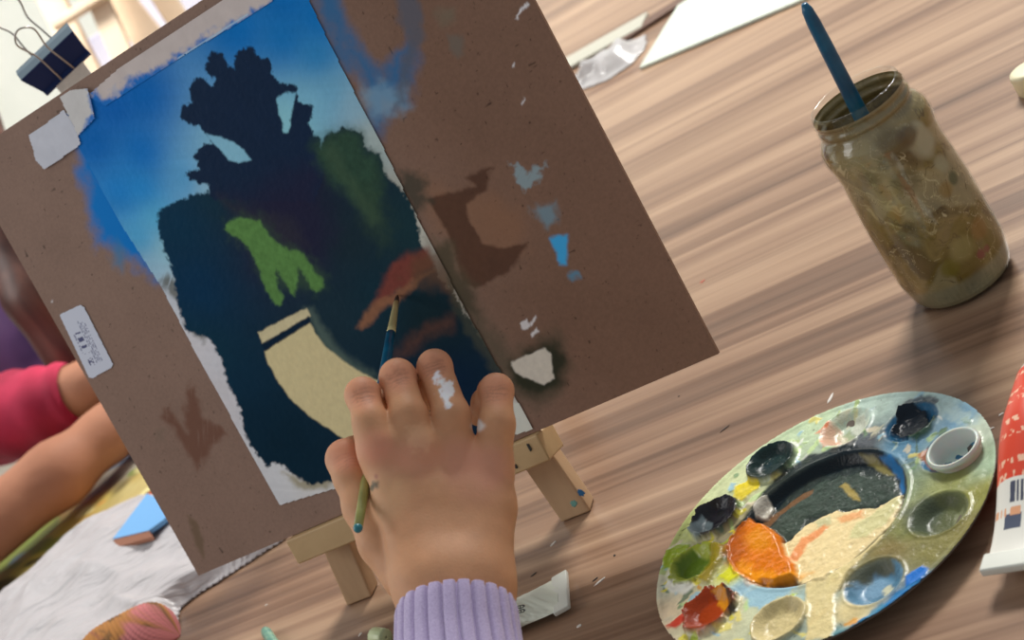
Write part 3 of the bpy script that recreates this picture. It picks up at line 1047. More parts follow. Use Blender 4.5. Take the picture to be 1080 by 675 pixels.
Q = np.concatenate([np.stack([i * nt_ + j, i * nt_ + k_, (i + 1) * nt_ + k_, (i + 1) * nt_ + j], 1) for i in range(nz - 1)])
M_murk = mat_col('murky_paint_water', 0.22, 0.15, 500, 0.0006)
mk = mesh_np('murky_water', Vv, Q, M_murk, jar, base.reshape(-1, 3))
mk['label'] = 'olive brown murky water and paint skin inside the glass'
M_surf = mat_noise('water_surface', [(0.3, rgba((120, 104, 64))), (0.7, rgba((150, 132, 88)))], 60, 0.12)
bm = bmesh.new()
vs = [bm.verts.new(Vector(JB + np.array([math.cos(t) * 0.0290, math.sin(t) * 0.0290, 0.092]))) for t in np.linspace(0, 2 * np.pi, 64, endpoint=False)]
bm.faces.new(vs)
bm_obj('water_surface', bm, M_surf, jar)

# ------------------------------------------------------------------ brushes
M_teal = mat_noise('blue_lacquer', [(0.35, rgba((8, 74, 108))), (0.7, rgba((16, 104, 140)))], 60, 0.28)
M_ferr = mat('brass_ferrule', rgba((206, 192, 136)), 0.3, Metallic=0.25)
M_hair = mat('dark_bristle', rgba((60, 40, 30)), 0.7)
M_grn = mat_noise('worn_yellow_green_lacquer', [(0.35, rgba((150, 150, 80))), (0.7, rgba((176, 172, 104)))], 90, 0.35)
M_ttip = mat('teal_tip', rgba((40, 120, 130)), 0.35)

jt = JB + np.array([0, 0, 0.1309])
e0 = jt + np.array([0, 0, 0.0]) + (pt(903, 107, np.dot(jt - CAM, FW)) - pt(900.7, 99.6, np.dot(jt - CAM, FW)))
ha = pt(848, 4, np.dot(jt - CAM, FW) - 0.030)      # free end of the handle
hm = pt(896, 98, np.dot(jt - CAM, FW) - 0.004)
dirb = (hm - ha) / np.linalg.norm(hm - ha)
ln = (ha[2] - 0.016) / (-dirb[2])
bj = thing('paintbrush', 'blue-handled paintbrush standing in the murky glass jar', 'paintbrush', ha)
s_ = np.array([0, .004, .012, .03, .055, .08, .10, .115])
r_ = np.array([.0016, .0030, .0037, .0040, .0042, .0046, .0042, .0036])
tube('handle', [ha + dirb * t for t in s_], r_, M_teal, bj, 20)
tube('ferrule', [ha + dirb * t for t in (.115, .135)], [.0034, .0036], M_ferr, bj, 16)
tube('bristles', [ha + dirb * t for t in (.135, .142, min(.152, ln))], [.0036, .0038, .001], M_hair, bj, 16)

# the brush held in the hand: tip on the painting
tipc = B(*bq(420, 311), 0.0010)
D0, D1 = np.dot(tipc - CAM, FW), 0.728
endc = pt(377, 560, D1)


def on_brush(y):                  # the point of the brush seen at image height y
    lo, hi = 0.0, 1.0
    for _ in range(50):
        m_ = (lo + hi) / 2
        p = tipc + (endc - tipc) * m_
        d_ = p - CAM
        yy = 337.5 - F * (d_ @ UPV) / (d_ @ FW)
        if yy < y:
            lo = m_
        else:
            hi = m_
    return tipc + (endc - tipc) * lo


bh = thing('paintbrush', 'slim paintbrush held in the hand, its tip touching the painting', 'paintbrush', tipc)
seg = lambda y0, y1, n=6: [on_brush(y0) + (on_brush(y1) - on_brush(y0)) * t for t in np.linspace(0, 1, n)]
tube('bristles', [tipc, on_brush(314), on_brush(319)], [.0004, .0012, .0016], M_hair, bh, 12)
tube('ferrule', seg(319, 352), np.linspace(.0016, .0026, 6), M_ferr, bh, 14)
tube('handle', seg(352, 440), np.linspace(.0027, .0030, 6), M_teal, bh, 16)
h2 = tube('handle_end', seg(440, 556), np.linspace(.0030, .0021, 6), M_grn, bh, 16)
h2['label'] = 'yellow green worn lower handle'
h3 = tube('handle_tip', seg(556, 561, 5), [.0021, .0022, .0021, .0017, .0008], M_ttip, bh, 16)
h3['label'] = 'teal rounded handle tip'

# ------------------------------------------------------------------ the painter's hand and sleeve
px = lambda x, y, d, r: (pt(x, y, d), r * d / F)


def chain(P, pts, k=0.004, flat=None):
    s = None
    for (a, b) in zip(pts[:-1], pts[1:]):
        A, ra = px(*a)
        Bb, rb = px(*b)
        q = cone_sd(P, A, Bb, ra, rb, flat)
        s = q if s is None else smin(s, q, k)
    return s


INDEX = [(406, 492, .764, 22), (390.5, 444, .7610, 17.8), (382.5, 416.5, .773, 17.6), (385, 422, .797, 16.5), (394, 436, .814, 15), (400, 446, .828, 13)]
MIDDLE = [(442, 490, .764, 22.5), (431, 439, .7615, 19.6), (419.5, 397.5, .778, 18.0), (420, 401, .802, 17), (416, 418, .820, 15.5), (412, 436, .836, 13)]
RING = [(483, 490, .764, 22), (476, 438, .7625, 19.2), (458.5, 387, .781, 17.3), (458, 389, .806, 16.5), (450, 408, .824, 15), (442, 428, .838, 12.5)]
PINKY = [(518, 500, .760, 22), (524, 448, .7615, 18.6), (523.5, 412, .773, 17.0), (520, 413, .794, 15.5), (512, 424, .810, 14), (504, 438, .822, 11.5)]
THUMB = [(432, 606, .742, 30), (404, 572, .752, 25), (383, 535, .764, 20.5), (371, 503, .774, 18.5), (364.5, 484, .782, 19.5), (374, 479, .800, 17.5), (386, 473, .818, 13)]
META = [[(404, 482, .7612, 21.5), (420, 528, .752, 25), (448, 612, .728, 32)], [(441, 477, .7610, 21), (450, 530, .750, 25), (468, 615, .726, 33)],
        [(482, 480, .7618, 21), (484, 530, .750, 25), (492, 615, .726, 33)], [(519, 492, .7595, 22), (517, 535, .750, 26), (507, 615, .728, 33)]]
DEEP = [[(445, 510, .769, 24), (455, 600, .742, 32)], [(505, 510, .769, 24), (500, 600, .742, 32)], [(436, 565, .757, 22), (450, 615, .735, 30)]]
WR = [[(462, 618, .727, 41), (470, 700, .707, 44), (480, 860, .640, 60)], [(497, 618, .727, 42), (503, 700, .707, 44), (515, 860, .640, 60)]]


def hand_sd(P):
    s = None
    for m_ in META + DEEP + WR:
        q = chain(P, m_, 0.006)
        s = q if s is None else smin(s, q, 0.010)
    fs = None
    for fg in (INDEX, MIDDLE, RING, PINKY):
        q = chain(P, fg, 0.0035)
        for i, rr, amp in ((2, 1.0, .8), ):          # knuckle fullness
            c, r = px(*fg[i])
            q = smin(q, np.linalg.norm(P - c, axis=-1) - r * 1.0, 0.002)
        fs = q if fs is None else smin(fs, q, 0.0008)
    s = smin(s, fs, 0.0045)
    for (x, y, d, r) in ((400, 470, .7555, 17), (442, 470, .7560, 14)):   # knuckle heads
        c, rr = px(x, y, d, r)
        s = smin(s, np.linalg.norm(P - c, axis=-1) - rr, 0.012)
    th = chain(P, THUMB, 0.0045)
    s = smin(s, th, 0.0018)
    return s


allp = [pt(x, y, d) for L in [INDEX, MIDDLE, RING, PINKY, THUMB] + META + WR for (x, y, d, r) in L]
lo = np.min(allp, 0) - 0.03
hi = np.max(allp, 0) + 0.03
hv, hq = surface_nets(hand_sd, lo, hi, 0.0009)
# colour of the skin: redder knuckles, paler finger backs, painted-in knuckle sheen, paint smears
KH = 1.36
hc = np.ones((len(hv), 3)) * lin((182, 134, 100), KH)
hx, hy = hv @ RT, hv @ UPV
hdep = (hv - CAM) @ FW
nsk = fbm(hx * 130, hy * 130, 3, 4)
hc *= (1 + 0.22 * nsk)[:, None]


def tint(x, y, d, r, c, op, rag=0.0, f=500):
    D = np.linalg.norm(hv - (CAM + hdep[:, None] * ray(x, y)), axis=1) + (hdep > d + .03) * 1.0
    if rag:
        D = D + rag * 2 * fbm(hx * f, hy * f, 7, 3)
    a = sst(r, r * 0.35, D) * op
    hc[:] = hc * (1 - a[:, None]) + lin(c, KH) * a[:, None]


for L in (INDEX, MIDDLE, RING, PINKY):
    x, y, d, r = L[2]
    tint(x, y - 2, d - .008, .012, (198, 132, 108), .5)
    x, y, d, r = L[0]
    tint(x, y - 8, d - .010, .014, (196, 134, 112), .45)
for (x, y) in ((384, 408), (419, 390), (459, 380)):
    tint(x, y + 6, .775, .006, (150, 96, 74), .35, .003, 700)
for L in (INDEX, MIDDLE, RING, PINKY, THUMB):       # creases over the finger joints
    k2 = 4 if L is THUMB else 2  # joint index
    (xa, ya, da, r), (xb, yb, _, _) = L[k2], L[k2 - 1]
    dx, dy = xa - xb, ya - yb
    ln_ = math.hypot(dx, dy)
    dx, dy = dx / ln_, dy / ln_
    for o, w in ((-9, .5), (-5.5, .8), (-2, 1.0), (2, .8), (5.5, .6)):
        cxp, cyp = xa + dx * o, ya + dy * o
        ctr = CAM + hdep[:, None] * ray(cxp, cyp)
        rel = hv - ctr
        ex = RT * dx - UPV * dy
        ey = RT * dy + UPV * dx
        al = rel @ ex + .0012 * fbm(hx * 260, hy * 260, 40, 2) * 2 + (rel @ ey) ** 2 * 18
        ac = rel @ ey
        a = np.exp(-(al / .00042) ** 2) * sst(.0075, .003, np.abs(ac)) * w * (hdep < da + .004) * .30
        hc *= (1 - a)[:, None]
tint(362, 480, .762, .012, (204, 138, 116), .5)
tint(443, 462, .755, .009, (214, 172, 136), .35, .004, 500)  # shine on the middle knuckle painted as a pale skin tint
tint(396, 470, .755, .011, (204, 136, 112), .45)
tint(500, 500, .75, .020, (190, 132, 112), .35)
tint(400, 520, .74, .018, (196, 160, 122), .35)
for (x, y, r) in ((466, 402, .0042), (472, 412, .0046), (470, 420, .0034), (461, 396, .0026), (463, 412, .003), (476, 404, .0028), (473, 428, .0024)):
    tint(x, y, .766, r * .8, (214, 214, 222), .95, .0028, 420)
tint(504, 449, .765, .004, (214, 210, 206), .9, .001)
tint(396, 511, .7365, .0026, (70, 72, 60), .85, .001, 600)
tint(392, 515, .7365, .0018, (80, 80, 66), .8, .001, 600)
tint(397, 503, .7365, .0014, (150, 90, 84), .6, .001, 600)
M_skin = mat_col('skin', 0.55, Specular_IOR_Level=0.25)
bs = bsdf(M_skin)
bs.inputs['Subsurface Weight'].default_value = 0.12
bs.inputs['Subsurface Radius'].default_value = (1.0, 0.35, 0.2)
bs.inputs['Subsurface Scale'].default_value = 0.004
add_bump(M_skin, 700, 0.35, 0.0005, detail=6)
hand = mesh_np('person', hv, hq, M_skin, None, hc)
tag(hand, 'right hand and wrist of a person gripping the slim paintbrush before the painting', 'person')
sm_ = hand.modifiers.new('smooth', 'SMOOTH')
sm_.factor = 0.5
sm_.iterations = 4

# lilac ribbed sleeve
M_knit = mat_noise('lilac_knit', [(0.3, rgba((166, 150, 190))), (0.7, rgba((196, 182, 216)))], 1400, 0.9, bump=0.35, dist=0.0008, Sheen_Weight=0.3)
AXP = [(481, 640, .7205), (482, 660, .7140), (484, 690, .7045), (488, 730, .690), (496, 800, .664), (508, 900, .628)]
axp = smooth_path([pt(*a) for a in AXP], 40)
tang = np.gradient(axp, axis=0)
tang /= np.linalg.norm(tang, axis=1)[:, None]
ns = 420
ts = np.linspace(0, 2 * np.pi, ns, endpoint=False)
rings = []
sd0 = RT - tang[0] * (RT @ tang[0])
for i, (p, d) in enumerate(zip(axp, tang)):
    sd = RT - d * (RT @ d)
    sd /= np.linalg.norm(sd)
    nv = np.cross(d, sd)
    L = np.linalg.norm(axp[0] - p)
    wa = np.interp(L, [0, .004, .02, .06, .12], [.0262, .0272, .0280, .0300, .0340])
    wb = np.interp(L, [0, .004, .02, .06, .12], [.0225, .0232, .0240, .0265, .0310])
    rib = 1 + 0.02 * np.abs(np.sin(ts * 12.0 + 0.3)) - 0.13 * np.exp(-(np.sin(ts * 12.0 + 0.3) / 0.30) ** 2)
    rings.append(p + np.outer(np.cos(ts) * wa * rib, sd) + np.outer(np.sin(ts) * wb * rib, nv))
# turned-in edge
inner = [axp[0] + (rings[0] - axp[0]) * 0.93 - tang[0] * 0.0005, axp[0] + (rings[0] - axp[0]) * 0.90 + tang[0] * 0.004, axp[0] + (rings[0] - axp[0]) * 0.90 + tang[0] * 0.014]
allr = inner[::-1] + rings
Vv = np.concatenate(allr)
j = np.arange(ns)
k_ = (j + 1) % ns
Q = np.concatenate([np.stack([i * ns + j, i * ns + k_, (i + 1) * ns + k_, (i + 1) * ns + j], 1) for i in range(len(allr) - 1)])
slv = mesh_np('sleeve', Vv, Q, M_knit, hand)
slv['label'] = 'lilac ribbed knit sleeve cuff'

# ------------------------------------------------------------------ paint palette
PC = np.array([0.149796, 1.596488, 0]) * 0.43
PR = 0.0922
PZ = 0.0115
KP = 1.0
g = 0.00055
npl = int(2 * PR / g) + 3
x_, y_ = np.meshgrid(np.linspace(-PR - g, PR + g, npl), np.linspace(-PR - g, PR + g, npl))
pm = lambda x, y: (pz(x, y, PZ) - PC)[:2]
pa = Paint(x_, y_, pm, KP)
R_ = np.hypot(x_, y_)
wells = [(88, 'w1'), (52.5, 'w10'), (17.5, 'w2'), (-17, 'w3'), (-54.5, 'w4'), (-92, 'w5'), (-131.5, 'w6'), (-171, 'w7'), (152, 'w8'), (124, 'w9')]
wr = 0.0150
wc = {k: np.array([math.cos(math.radians(a)), math.sin(math.radians(a))]) * 0.0705 for a, k in wells}
hgt = np.zeros_like(R_)
for k, c in wc.items():
    d = np.hypot(x_ - c[0], y_ - c[1])
    hgt -= 0.0050 * (1 - sst(wr * 0.45, wr, d))
    hgt += 0.0005 * np.exp(-((d - wr * 1.04) / 0.0009) ** 2)
dm = R_
hgt -= 0.0050 * (1 - sst(0.042, 0.048, dm))
ridge_ = 0.0005 * np.exp(-((dm - 0.0487) / 0.001) ** 2)
hgt += 0.0006 * sst(PR - 0.004, PR - 0.001, R_)
wx_ = x_ + 0.006 * fbm(x_ * 70, y_ * 70, 71, 4)
wy_ = y_ + 0.006 * fbm(x_ * 70, y_ * 70, 72, 4)
keepx, keepy = pa.X, pa.Y
pa.X, pa.Y = wx_, wy_
pa.C = pa.idw([(770, 510, (200, 208, 160)), (800, 465, (192, 208, 170)), (850, 450, (186, 205, 168)), (920, 428, (190, 212, 198)), (990, 428, (176, 202, 200)), (1030, 450, (205, 218, 196)), (1042, 485, (165, 190, 160)), (1000, 505, (138, 142, 82)),
               (1035, 520, (138, 138, 66)), (950, 560, (128, 132, 78)), (945, 515, (126, 142, 106)), (1020, 555, (126, 118, 62)), (985, 580, (128, 122, 70)), (962, 632, (30, 118, 172)), (940, 575, (132, 116, 70)), (895, 645, (222, 204, 150)), (860, 600, (224, 205, 146)),
               (800, 625, (186, 194, 158)), (700, 645, (226, 206, 172)), (715, 560, (196, 206, 130)), (765, 555, (158, 146, 108)), (778, 600, (224, 220, 70)), (855, 625, (150, 178, 176)), (708, 615, (214, 214, 190)), (910, 465, (96, 104, 108)), (950, 470, (100, 150, 180)), (770, 640, (214, 206, 160)),
               (960, 415, (190, 214, 204)), (880, 670, (90, 140, 150)), (730, 600, (205, 205, 170)), (1010, 440, (120, 165, 195)), (780, 620, (150, 190, 210)), (765, 575, (150, 140, 118))], 3.2, 2e-5)
pa.X, pa.Y = keepx, keepy
mess = fbm(x_ * 240, y_ * 240, 73, 4)
pa.C *= (1 + 0.5 * mess)[..., None]
pa.C *= (1 - 0.7 * sst(.93, .97, vnoise(x_ * 420, y_ * 420, 79)) * sst(.5, .6, vnoise(x_ * 90, y_ * 90, 80)))[..., None]
ly = pa.layer
# smears between the wells
rp_ = np.random.default_rng(11)
pick = [(214, 222, 204), (232, 234, 222), (190, 214, 150), (150, 190, 205), (228, 214, 120), (170, 190, 120), (120, 150, 110), (205, 200, 170), (222, 210, 180), (96, 120, 96), (180, 205, 200)]
m0 = pa.m
pa.m = lambda a, b: np.array([a, b])
for i in range(190):
    an = math.radians(rp_.uniform(-20, 262))
    rr = rp_.uniform(.050, .0905)
    c0 = np.array([math.cos(an), math.sin(an)]) * rr
    l_, w_, th_ = rp_.uniform(.002, .007), rp_.uniform(.0008, .0026), rp_.uniform(0, 3.14)
    cc = pick[int(rp_.integers(len(pick)))]
    if an > 2.0 and rp_.random() < .35:
        cc = [(226, 214, 60), (168, 190, 40), (214, 150, 60), (232, 222, 180)][int(rp_.integers(4))]
    P_ = [c0 + np.array([math.cos(th_) * math.cos(t) * l_ - math.sin(th_) * math.sin(t) * w_, math.sin(th_) * math.cos(t) * l_ + math.cos(th_) * math.sin(t) * w_]) for t in np.linspace(0, 6.28, 9)[:-1]]
    ly(P_, cc, .0006, .0025, 260, .85, 200 + i, var=.15, h=.0004 * rp_.random())
pa.m = m0
# flats between the wells
ly([(868, 470), (862, 455), (872, 444), (884, 446), (884, 464)], (222, 120, 80), .0015, .003, 200, .95, 80, var=.2, h=.0004)
ly([(880, 465), (878, 446), (890, 452), (902, 458), (896, 466)], (214, 190, 150), .0015, .003, 200, .9, 81, var=.2)
ly([(893, 446), (898, 436), (910, 434), (912, 448), (902, 454)], (216, 218, 204), .0012, .002, 200, .95, 82, h=.0006)
ly([(884, 452), (892, 444), (896, 456), (888, 458)], (110, 130, 40), .001, .002, 200, .9, 83)
ly([(872, 478), (905, 462), (925, 456), (918, 470), (880, 480)], (88, 92, 98), .002, .004, 200, .8, 84, var=.2)
ly([(775, 510), (790, 505), (805, 490), (800, 512), (780, 530), (770, 528)], (228, 205, 40), .0012, .003, 250, .95, 85, h=.0005, var=.15)
ly([(766, 598), (780, 590), (778, 606), (768, 614), (754, 608)], (222, 222, 40), .0012, .003, 250, .95, 86, h=.0006)
ly([(786, 622), (800, 618), (840, 612), (838, 620), (800, 640), (788, 638)], (150, 190, 208), .0015, .003, 250, .9, 87)
ly([(955, 606), (972, 596), (980, 598), (972, 610), (955, 618)], (20, 110, 200), .001, .0015, 250, .95, 88, h=.0005)
ly([(925, 640), (945, 622), (975, 608), (1000, 590), (1010, 585), (975, 630), (940, 652), (915, 662)], (20, 112, 170), .0015, .002, 250, .95, 89)
ly([(880, 674), (905, 656), (940, 634), (975, 608), (1003, 584), (1020, 572), (1003, 602), (962, 642), (915, 668), (890, 680)], (22, 108, 168), .0012, .003, 220, .95, 78, var=.3, h=.0004)
ly([(898, 660), (930, 635), (935, 655), (905, 672)], (60, 130, 165), .0015, .003, 250, .9, 90)
ly([(850, 612), (870, 590), (905, 566), (922, 552), (932, 562), (905, 592), (880, 625), (878, 672), (850, 675)], (224, 206, 150), .0012, .002, 200, .95, 91, var=.12, h=.0006)
ly([(700, 580), (720, 572), (728, 576), (712, 598), (698, 600)], (150, 175, 30), .0012, .002, 250, .95, 92, h=.0008, var=.2)
ly([(745, 572), (752, 566), (752, 580), (742, 584)], (225, 215, 40), .001, .002, 250, .95, 93, h=.0006)
ly([(700, 618), (706, 604), (722, 602), (732, 616), (722, 626), (706, 624)], (226, 226, 214), .001, .0015, 250, .95, 94, h=.0008)
ly([(702, 660), (715, 648), (725, 640), (722, 656), (706, 662)], (212, 60, 40), .001, .002, 250, .95, 95, h=.0005)
ly([(705, 640), (690, 650), (700, 668), (720, 675), (700, 680), (685, 660)], (228, 208, 178), .002, .003, 250, .8, 96)
ly([(970, 415), (990, 420), (985, 428), (960, 426), (952, 430), (950, 424)], (70, 74, 84), .0015, .003, 250, .85, 97)
ly([(1000, 425), (1022, 435), (1030, 448), (1010, 445), (998, 436)], (190, 214, 210), .002, .004, 250, .7, 98)


def ell(k, f=1.0):
    c = wc[k]
    return [(c[0] + math.cos(t) * wr * f, c[1] + math.sin(t) * wr * f) for t in np.linspace(0, 2 * np.pi, 40, endpoint=False)]


def wellc(k, c, op=.98, seed=1, var=.15, f=.98, h=0.0, soft=.0008, warp=.0006):
    m0 = pa.m
    pa.m = lambda a, b: np.array([a, b])
    pa.layer(ell(k, f), c, soft, warp, 300, op, seed, var=var, h=h)
    pa.m = m0


wellc('w1', (6, 36, 40), seed=100, h=.0042)
wellc('w2', (36, 96, 132), seed=101)
wellc('w3', (50, 112, 150), seed=102)
wellc('w4', (92, 98, 66), seed=103)
wellc('w5', (84, 126, 152), seed=104, var=.3)
wellc('w6', (206, 190, 140), seed=105, h=.003)
wellc('w7', (148, 50, 22), seed=106, h=.004, warp=.003)
wellc('w8', (160, 172, 60), seed=107, h=.003, warp=.003)
wellc('w9', (24, 22, 38), seed=108, h=.004, warp=.002)
wellc('w10', (190, 200, 180), seed=109, op=.5, warp=.003)
ly([(938, 455), (948, 432), (965, 424), (975, 430), (978, 446), (970, 458), (955, 464)], (12, 22, 32), .001, .002, 250, .97, 110, h=.003)
ly([(958, 462), (972, 450), (980, 436), (986, 438), (982, 452), (968, 464)], (38, 66, 36), .001, .002, 250, .9, 111, h=.002)
ly([(976, 490), (968, 478), (982, 468), (990, 470), (984, 492)], (190, 120, 80), .001, .002, 250, .9, 112)
ly([(953, 560), (950, 540), (975, 522), (990, 528), (975, 555)], (70, 82, 70), .003, .002, 250, .7, 113)
ly([(1000, 535), (1012, 530), (1016, 545), (1004, 552)], (150, 156, 120), .002, .002, 250, .7, 114)
ly([(885, 620), (892, 600), (915, 588), (938, 584), (942, 596), (920, 600), (905, 612)], (106, 100, 62), .0015, .003, 250, .8, 115)
ly([(895, 615), (920, 598), (935, 602), (925, 618), (905, 626)], (128, 164, 190), .002, .003, 250, .8, 116)
ly([(925, 612), (932, 606), (936, 612), (928, 618)], (220, 214, 176), .0008, .002, 300, .8, 117)
ly([(748, 580), (752, 572), (770, 575), (748, 612), (736, 612), (740, 596)], (160, 140, 30), .0015, .002, 250, .9, 118, h=.002)
ly([(712, 594), (730, 580), (744, 586), (730, 608), (714, 606)], (76, 110, 30), .0015, .002, 250, .85, 119, h=.002)
ly([(727, 560), (740, 545), (750, 548), (745, 562), (735, 570)], (128, 146, 150), .001, .0015, 250, .95, 120, h=.004)
ly([(725, 640), (740, 630), (752, 626), (766, 645), (760, 660), (740, 670), (725, 662)], (170, 66, 20), .002, .003, 250, .7, 121, h=.004)
ly([(752, 626), (764, 618), (772, 640), (764, 650)], (220, 150, 30), .001, .002, 250, .8, 122, h=.004)
ly([(766, 620), (776, 628), (776, 644), (770, 648)], (50, 40, 26), .001, .001, 250, .9, 123)
# mixing well
m0 = pa.m
pa.m = lambda a, b: np.array([a, b])
circ = [(math.cos(t) * .047, math.sin(t) * .047) for t in np.linspace(0, 2 * np.pi, 80, endpoint=False)]
ly(circ, (40, 50, 48), .0008, .0006, 300, .98, 130, var=.5)
pa.m = m0
ly([(775, 555), (790, 535), (815, 505), (850, 480), (890, 468), (925, 470), (945, 485), (946, 500), (925, 486), (890, 484), (855, 496), (825, 515), (800, 545), (785, 562)], (10, 26, 34), .0015, .002, 200, .95, 131)
ly([(800, 560), (830, 520), (860, 500), (900, 490), (940, 498), (945, 515), (920, 525), (880, 530), (850, 535), (830, 560), (812, 565)], (62, 76, 66), .002, .003, 300, .75, 132, var=.5, h=.0006)
ly([(925, 478), (938, 478), (950, 492), (950, 512), (945, 512), (944, 498), (935, 488)], (30, 116, 180), .001, .001, 250, .95, 133)
ly([(905, 476), (920, 478), (940, 492), (930, 492), (912, 482)], (150, 140, 80), .001, .001, 250, .8, 134)
ly([(796, 545), (840, 512), (852, 508), (852, 512), (815, 536), (800, 552)], (120, 86, 56), .0008, .001, 250, .9, 135)
ly([(880, 504), (886, 500), (898, 512), (902, 520), (894, 518)], (170, 150, 80), .0008, .001, 250, .9, 136)
ly([(818, 572), (842, 548), (875, 532), (900, 530), (920, 528), (942, 515), (948, 514), (938, 545), (915, 565), (890, 590), (868, 610), (845, 612), (830, 600), (822, 585)], (236, 214, 160), .001, .0018, 250, .98, 137, var=.12, h=.0016)
ly([(855, 544), (870, 536), (872, 546), (858, 552)], (200, 196, 150), .001, .002, 250, .9, 138, h=.0016)
ly([(876, 540), (905, 530), (908, 538), (880, 546)], (232, 160, 100), .0012, .002, 250, .8, 139, h=.0016)
ly([(826, 585), (840, 562), (866, 546), (870, 549), (848, 566), (836, 586)], (232, 140, 80), .0012, .0015, 250, .85, 140, h=.0016)
ly([(900, 545), (940, 518), (946, 520), (930, 545), (908, 560), (888, 562)], (206, 206, 150), .0015, .002, 250, .7, 141, h=.0018)
ly([(768, 590), (766, 575), (775, 560), (790, 545), (806, 550), (818, 560), (826, 580), (836, 592), (836, 604), (815, 612), (790, 612), (774, 603)], (218, 116, 14), .0012, .0012, 250, .98, 142, var=.15, h=.0038)
ly([(785, 565), (800, 552), (812, 560), (815, 575), (800, 580), (788, 576)], (220, 140, 20), .004, .003, 250, .7, 143)
ly([(768, 590), (764, 575), (774, 560), (784, 552), (784, 575), (780, 600)], (176, 84, 22), .004, .004, 200, .8, 144, var=.3)
ly([(776, 598), (782, 590), (796, 600), (820, 604), (838, 598), (852, 598), (836, 608), (812, 613), (790, 613)], (244, 160, 26), .003, .003, 250, .65, 145, var=.2)
ly([(796, 530), (808, 522), (812, 530), (804, 540), (794, 542)], (200, 195, 180), .0008, .001, 250, .9, 146, h=.0016)
pa.C = np.clip(pa.C, 0.002, 0.92)
# impasto
ogp = np.array([pm(*p) for p in [(768, 590), (766, 575), (775, 560), (790, 545), (806, 550), (818, 560), (826, 580), (836, 592), (836, 604), (815, 612), (790, 612), (774, 603)]])
oga = sst(.0008, -.0022, sdpoly(x_ + .002 * fbm(x_ * 250, y_ * 250, 142), y_, ogp))
crp = np.array([pm(*p) for p in [(850, 612), (870, 590), (905, 566), (922, 552), (932, 562), (905, 592), (880, 625), (860, 625)]])
cra = sst(.002, -.002, sdpoly(x_, y_, crp))
hgt += ridge_ * (1 - oga) * (1 - cra)
hgt += pa.hgt * (1 - oga)
hgt = hgt * (1 - oga) + (0.0004 + .0012 * fbm(x_ * 90, y_ * 90, 171, 3)) * oga
hgt += (0.0006 * fbm(x_ * 380, y_ * 380, 74, 4) + 0.0009 * np.maximum(mess, 0)) * (0.4 + 0.6 * sst(0, .001, pa.hgt))
zz = PZ - 0.001 + hgt
vv = np.stack([PC[0] + x_, PC[1] + y_, zz], -1).reshape(-1, 3)
cc_ = pa.C.reshape(-1, 3)
lumv = pa.C.mean(-1)
q = grid_quads(npl, npl)
fc = lambda A: A.ravel()[q].mean(1)
fx, fy = fc(x_), fc(y_)
fr_ = np.hypot(fx, fy)
M_pal = mat_col('wet_mixed_paint', 0.20, 0.45, 800, 0.0006, Specular_IOR_Level=0.22)
M_plas = mat_noise('palette_plastic', [(0.3, rgba((70, 60, 54))), (0.7, rgba((130, 118, 108)))], 40, 0.35)
pal = thing('paint_palette', 'round paint palette covered in mixed wet paint, ten wells around a centre pool', 'palette', PC)
lab_of = -np.ones(len(q), int)
keys = [k for _, k in wells]
for i, k in enumerate(keys):
    c = wc[k]
    lab_of[np.hypot(fx - c[0], fy - c[1]) < wr * 0.99] = i
lab_of[fr_ < .047] = 10
og = np.array([pm(*p) for p in [(768, 590), (766, 575), (775, 560), (790, 545), (806, 550), (818, 560), (826, 580), (836, 592), (836, 604), (815, 612), (790, 612), (774, 603)]])
lab_of[sdpoly(fx, fy, og) < 0] = 11
lab_of[(fr_ > PR)] = -2
names = {-1: ('paint_layer', 'mint, olive and blue paint smeared over the palette rim'), 0: ('paint_well', 'dark green paint well'), 1: ('paint_well', 'pale well with white and orange paint beside it'), 2: ('paint_well', 'blue well with black paint'),
         3: ('paint_well', 'blue well holding the white cap'), 4: ('paint_well', 'olive well'), 5: ('paint_well', 'greyish blue paint well'), 6: ('paint_well', 'beige paint well'), 7: ('paint_well', 'brick red paint well'),
         8: ('paint_well', 'lime green paint well'), 9: ('paint_well', 'navy black paint well'), 10: ('mixing_pool', 'centre pool of dark green and cream paint'), 11: ('paint_blob', 'glossy orange paint blob')}
for i, (nm, lb_) in names.items():
    c = compact(vv, q[lab_of == i], cc_)
    o = mesh_np(nm, c[0], c[1], M_pal, pal, c[2])
    o['label'] = lb_
lathe('plate', PC, Z, [(0.001, 0.0005), (0.072, 0.0005), (0.076, 0.002), (0.080, 0.0066), (0.0905, 0.0090), (0.0922, 0.0101), (0.0923, 0.0108), (0.0914, 0.0104), (0.0905, 0.0100), (0.0895, 0.0095), (0.081, 0.0076), (0.076, 0.0048), (0.074, 0.0036), (0.071, 0.0020), (0.001, 0.0020)], M_plas, pal, 160)

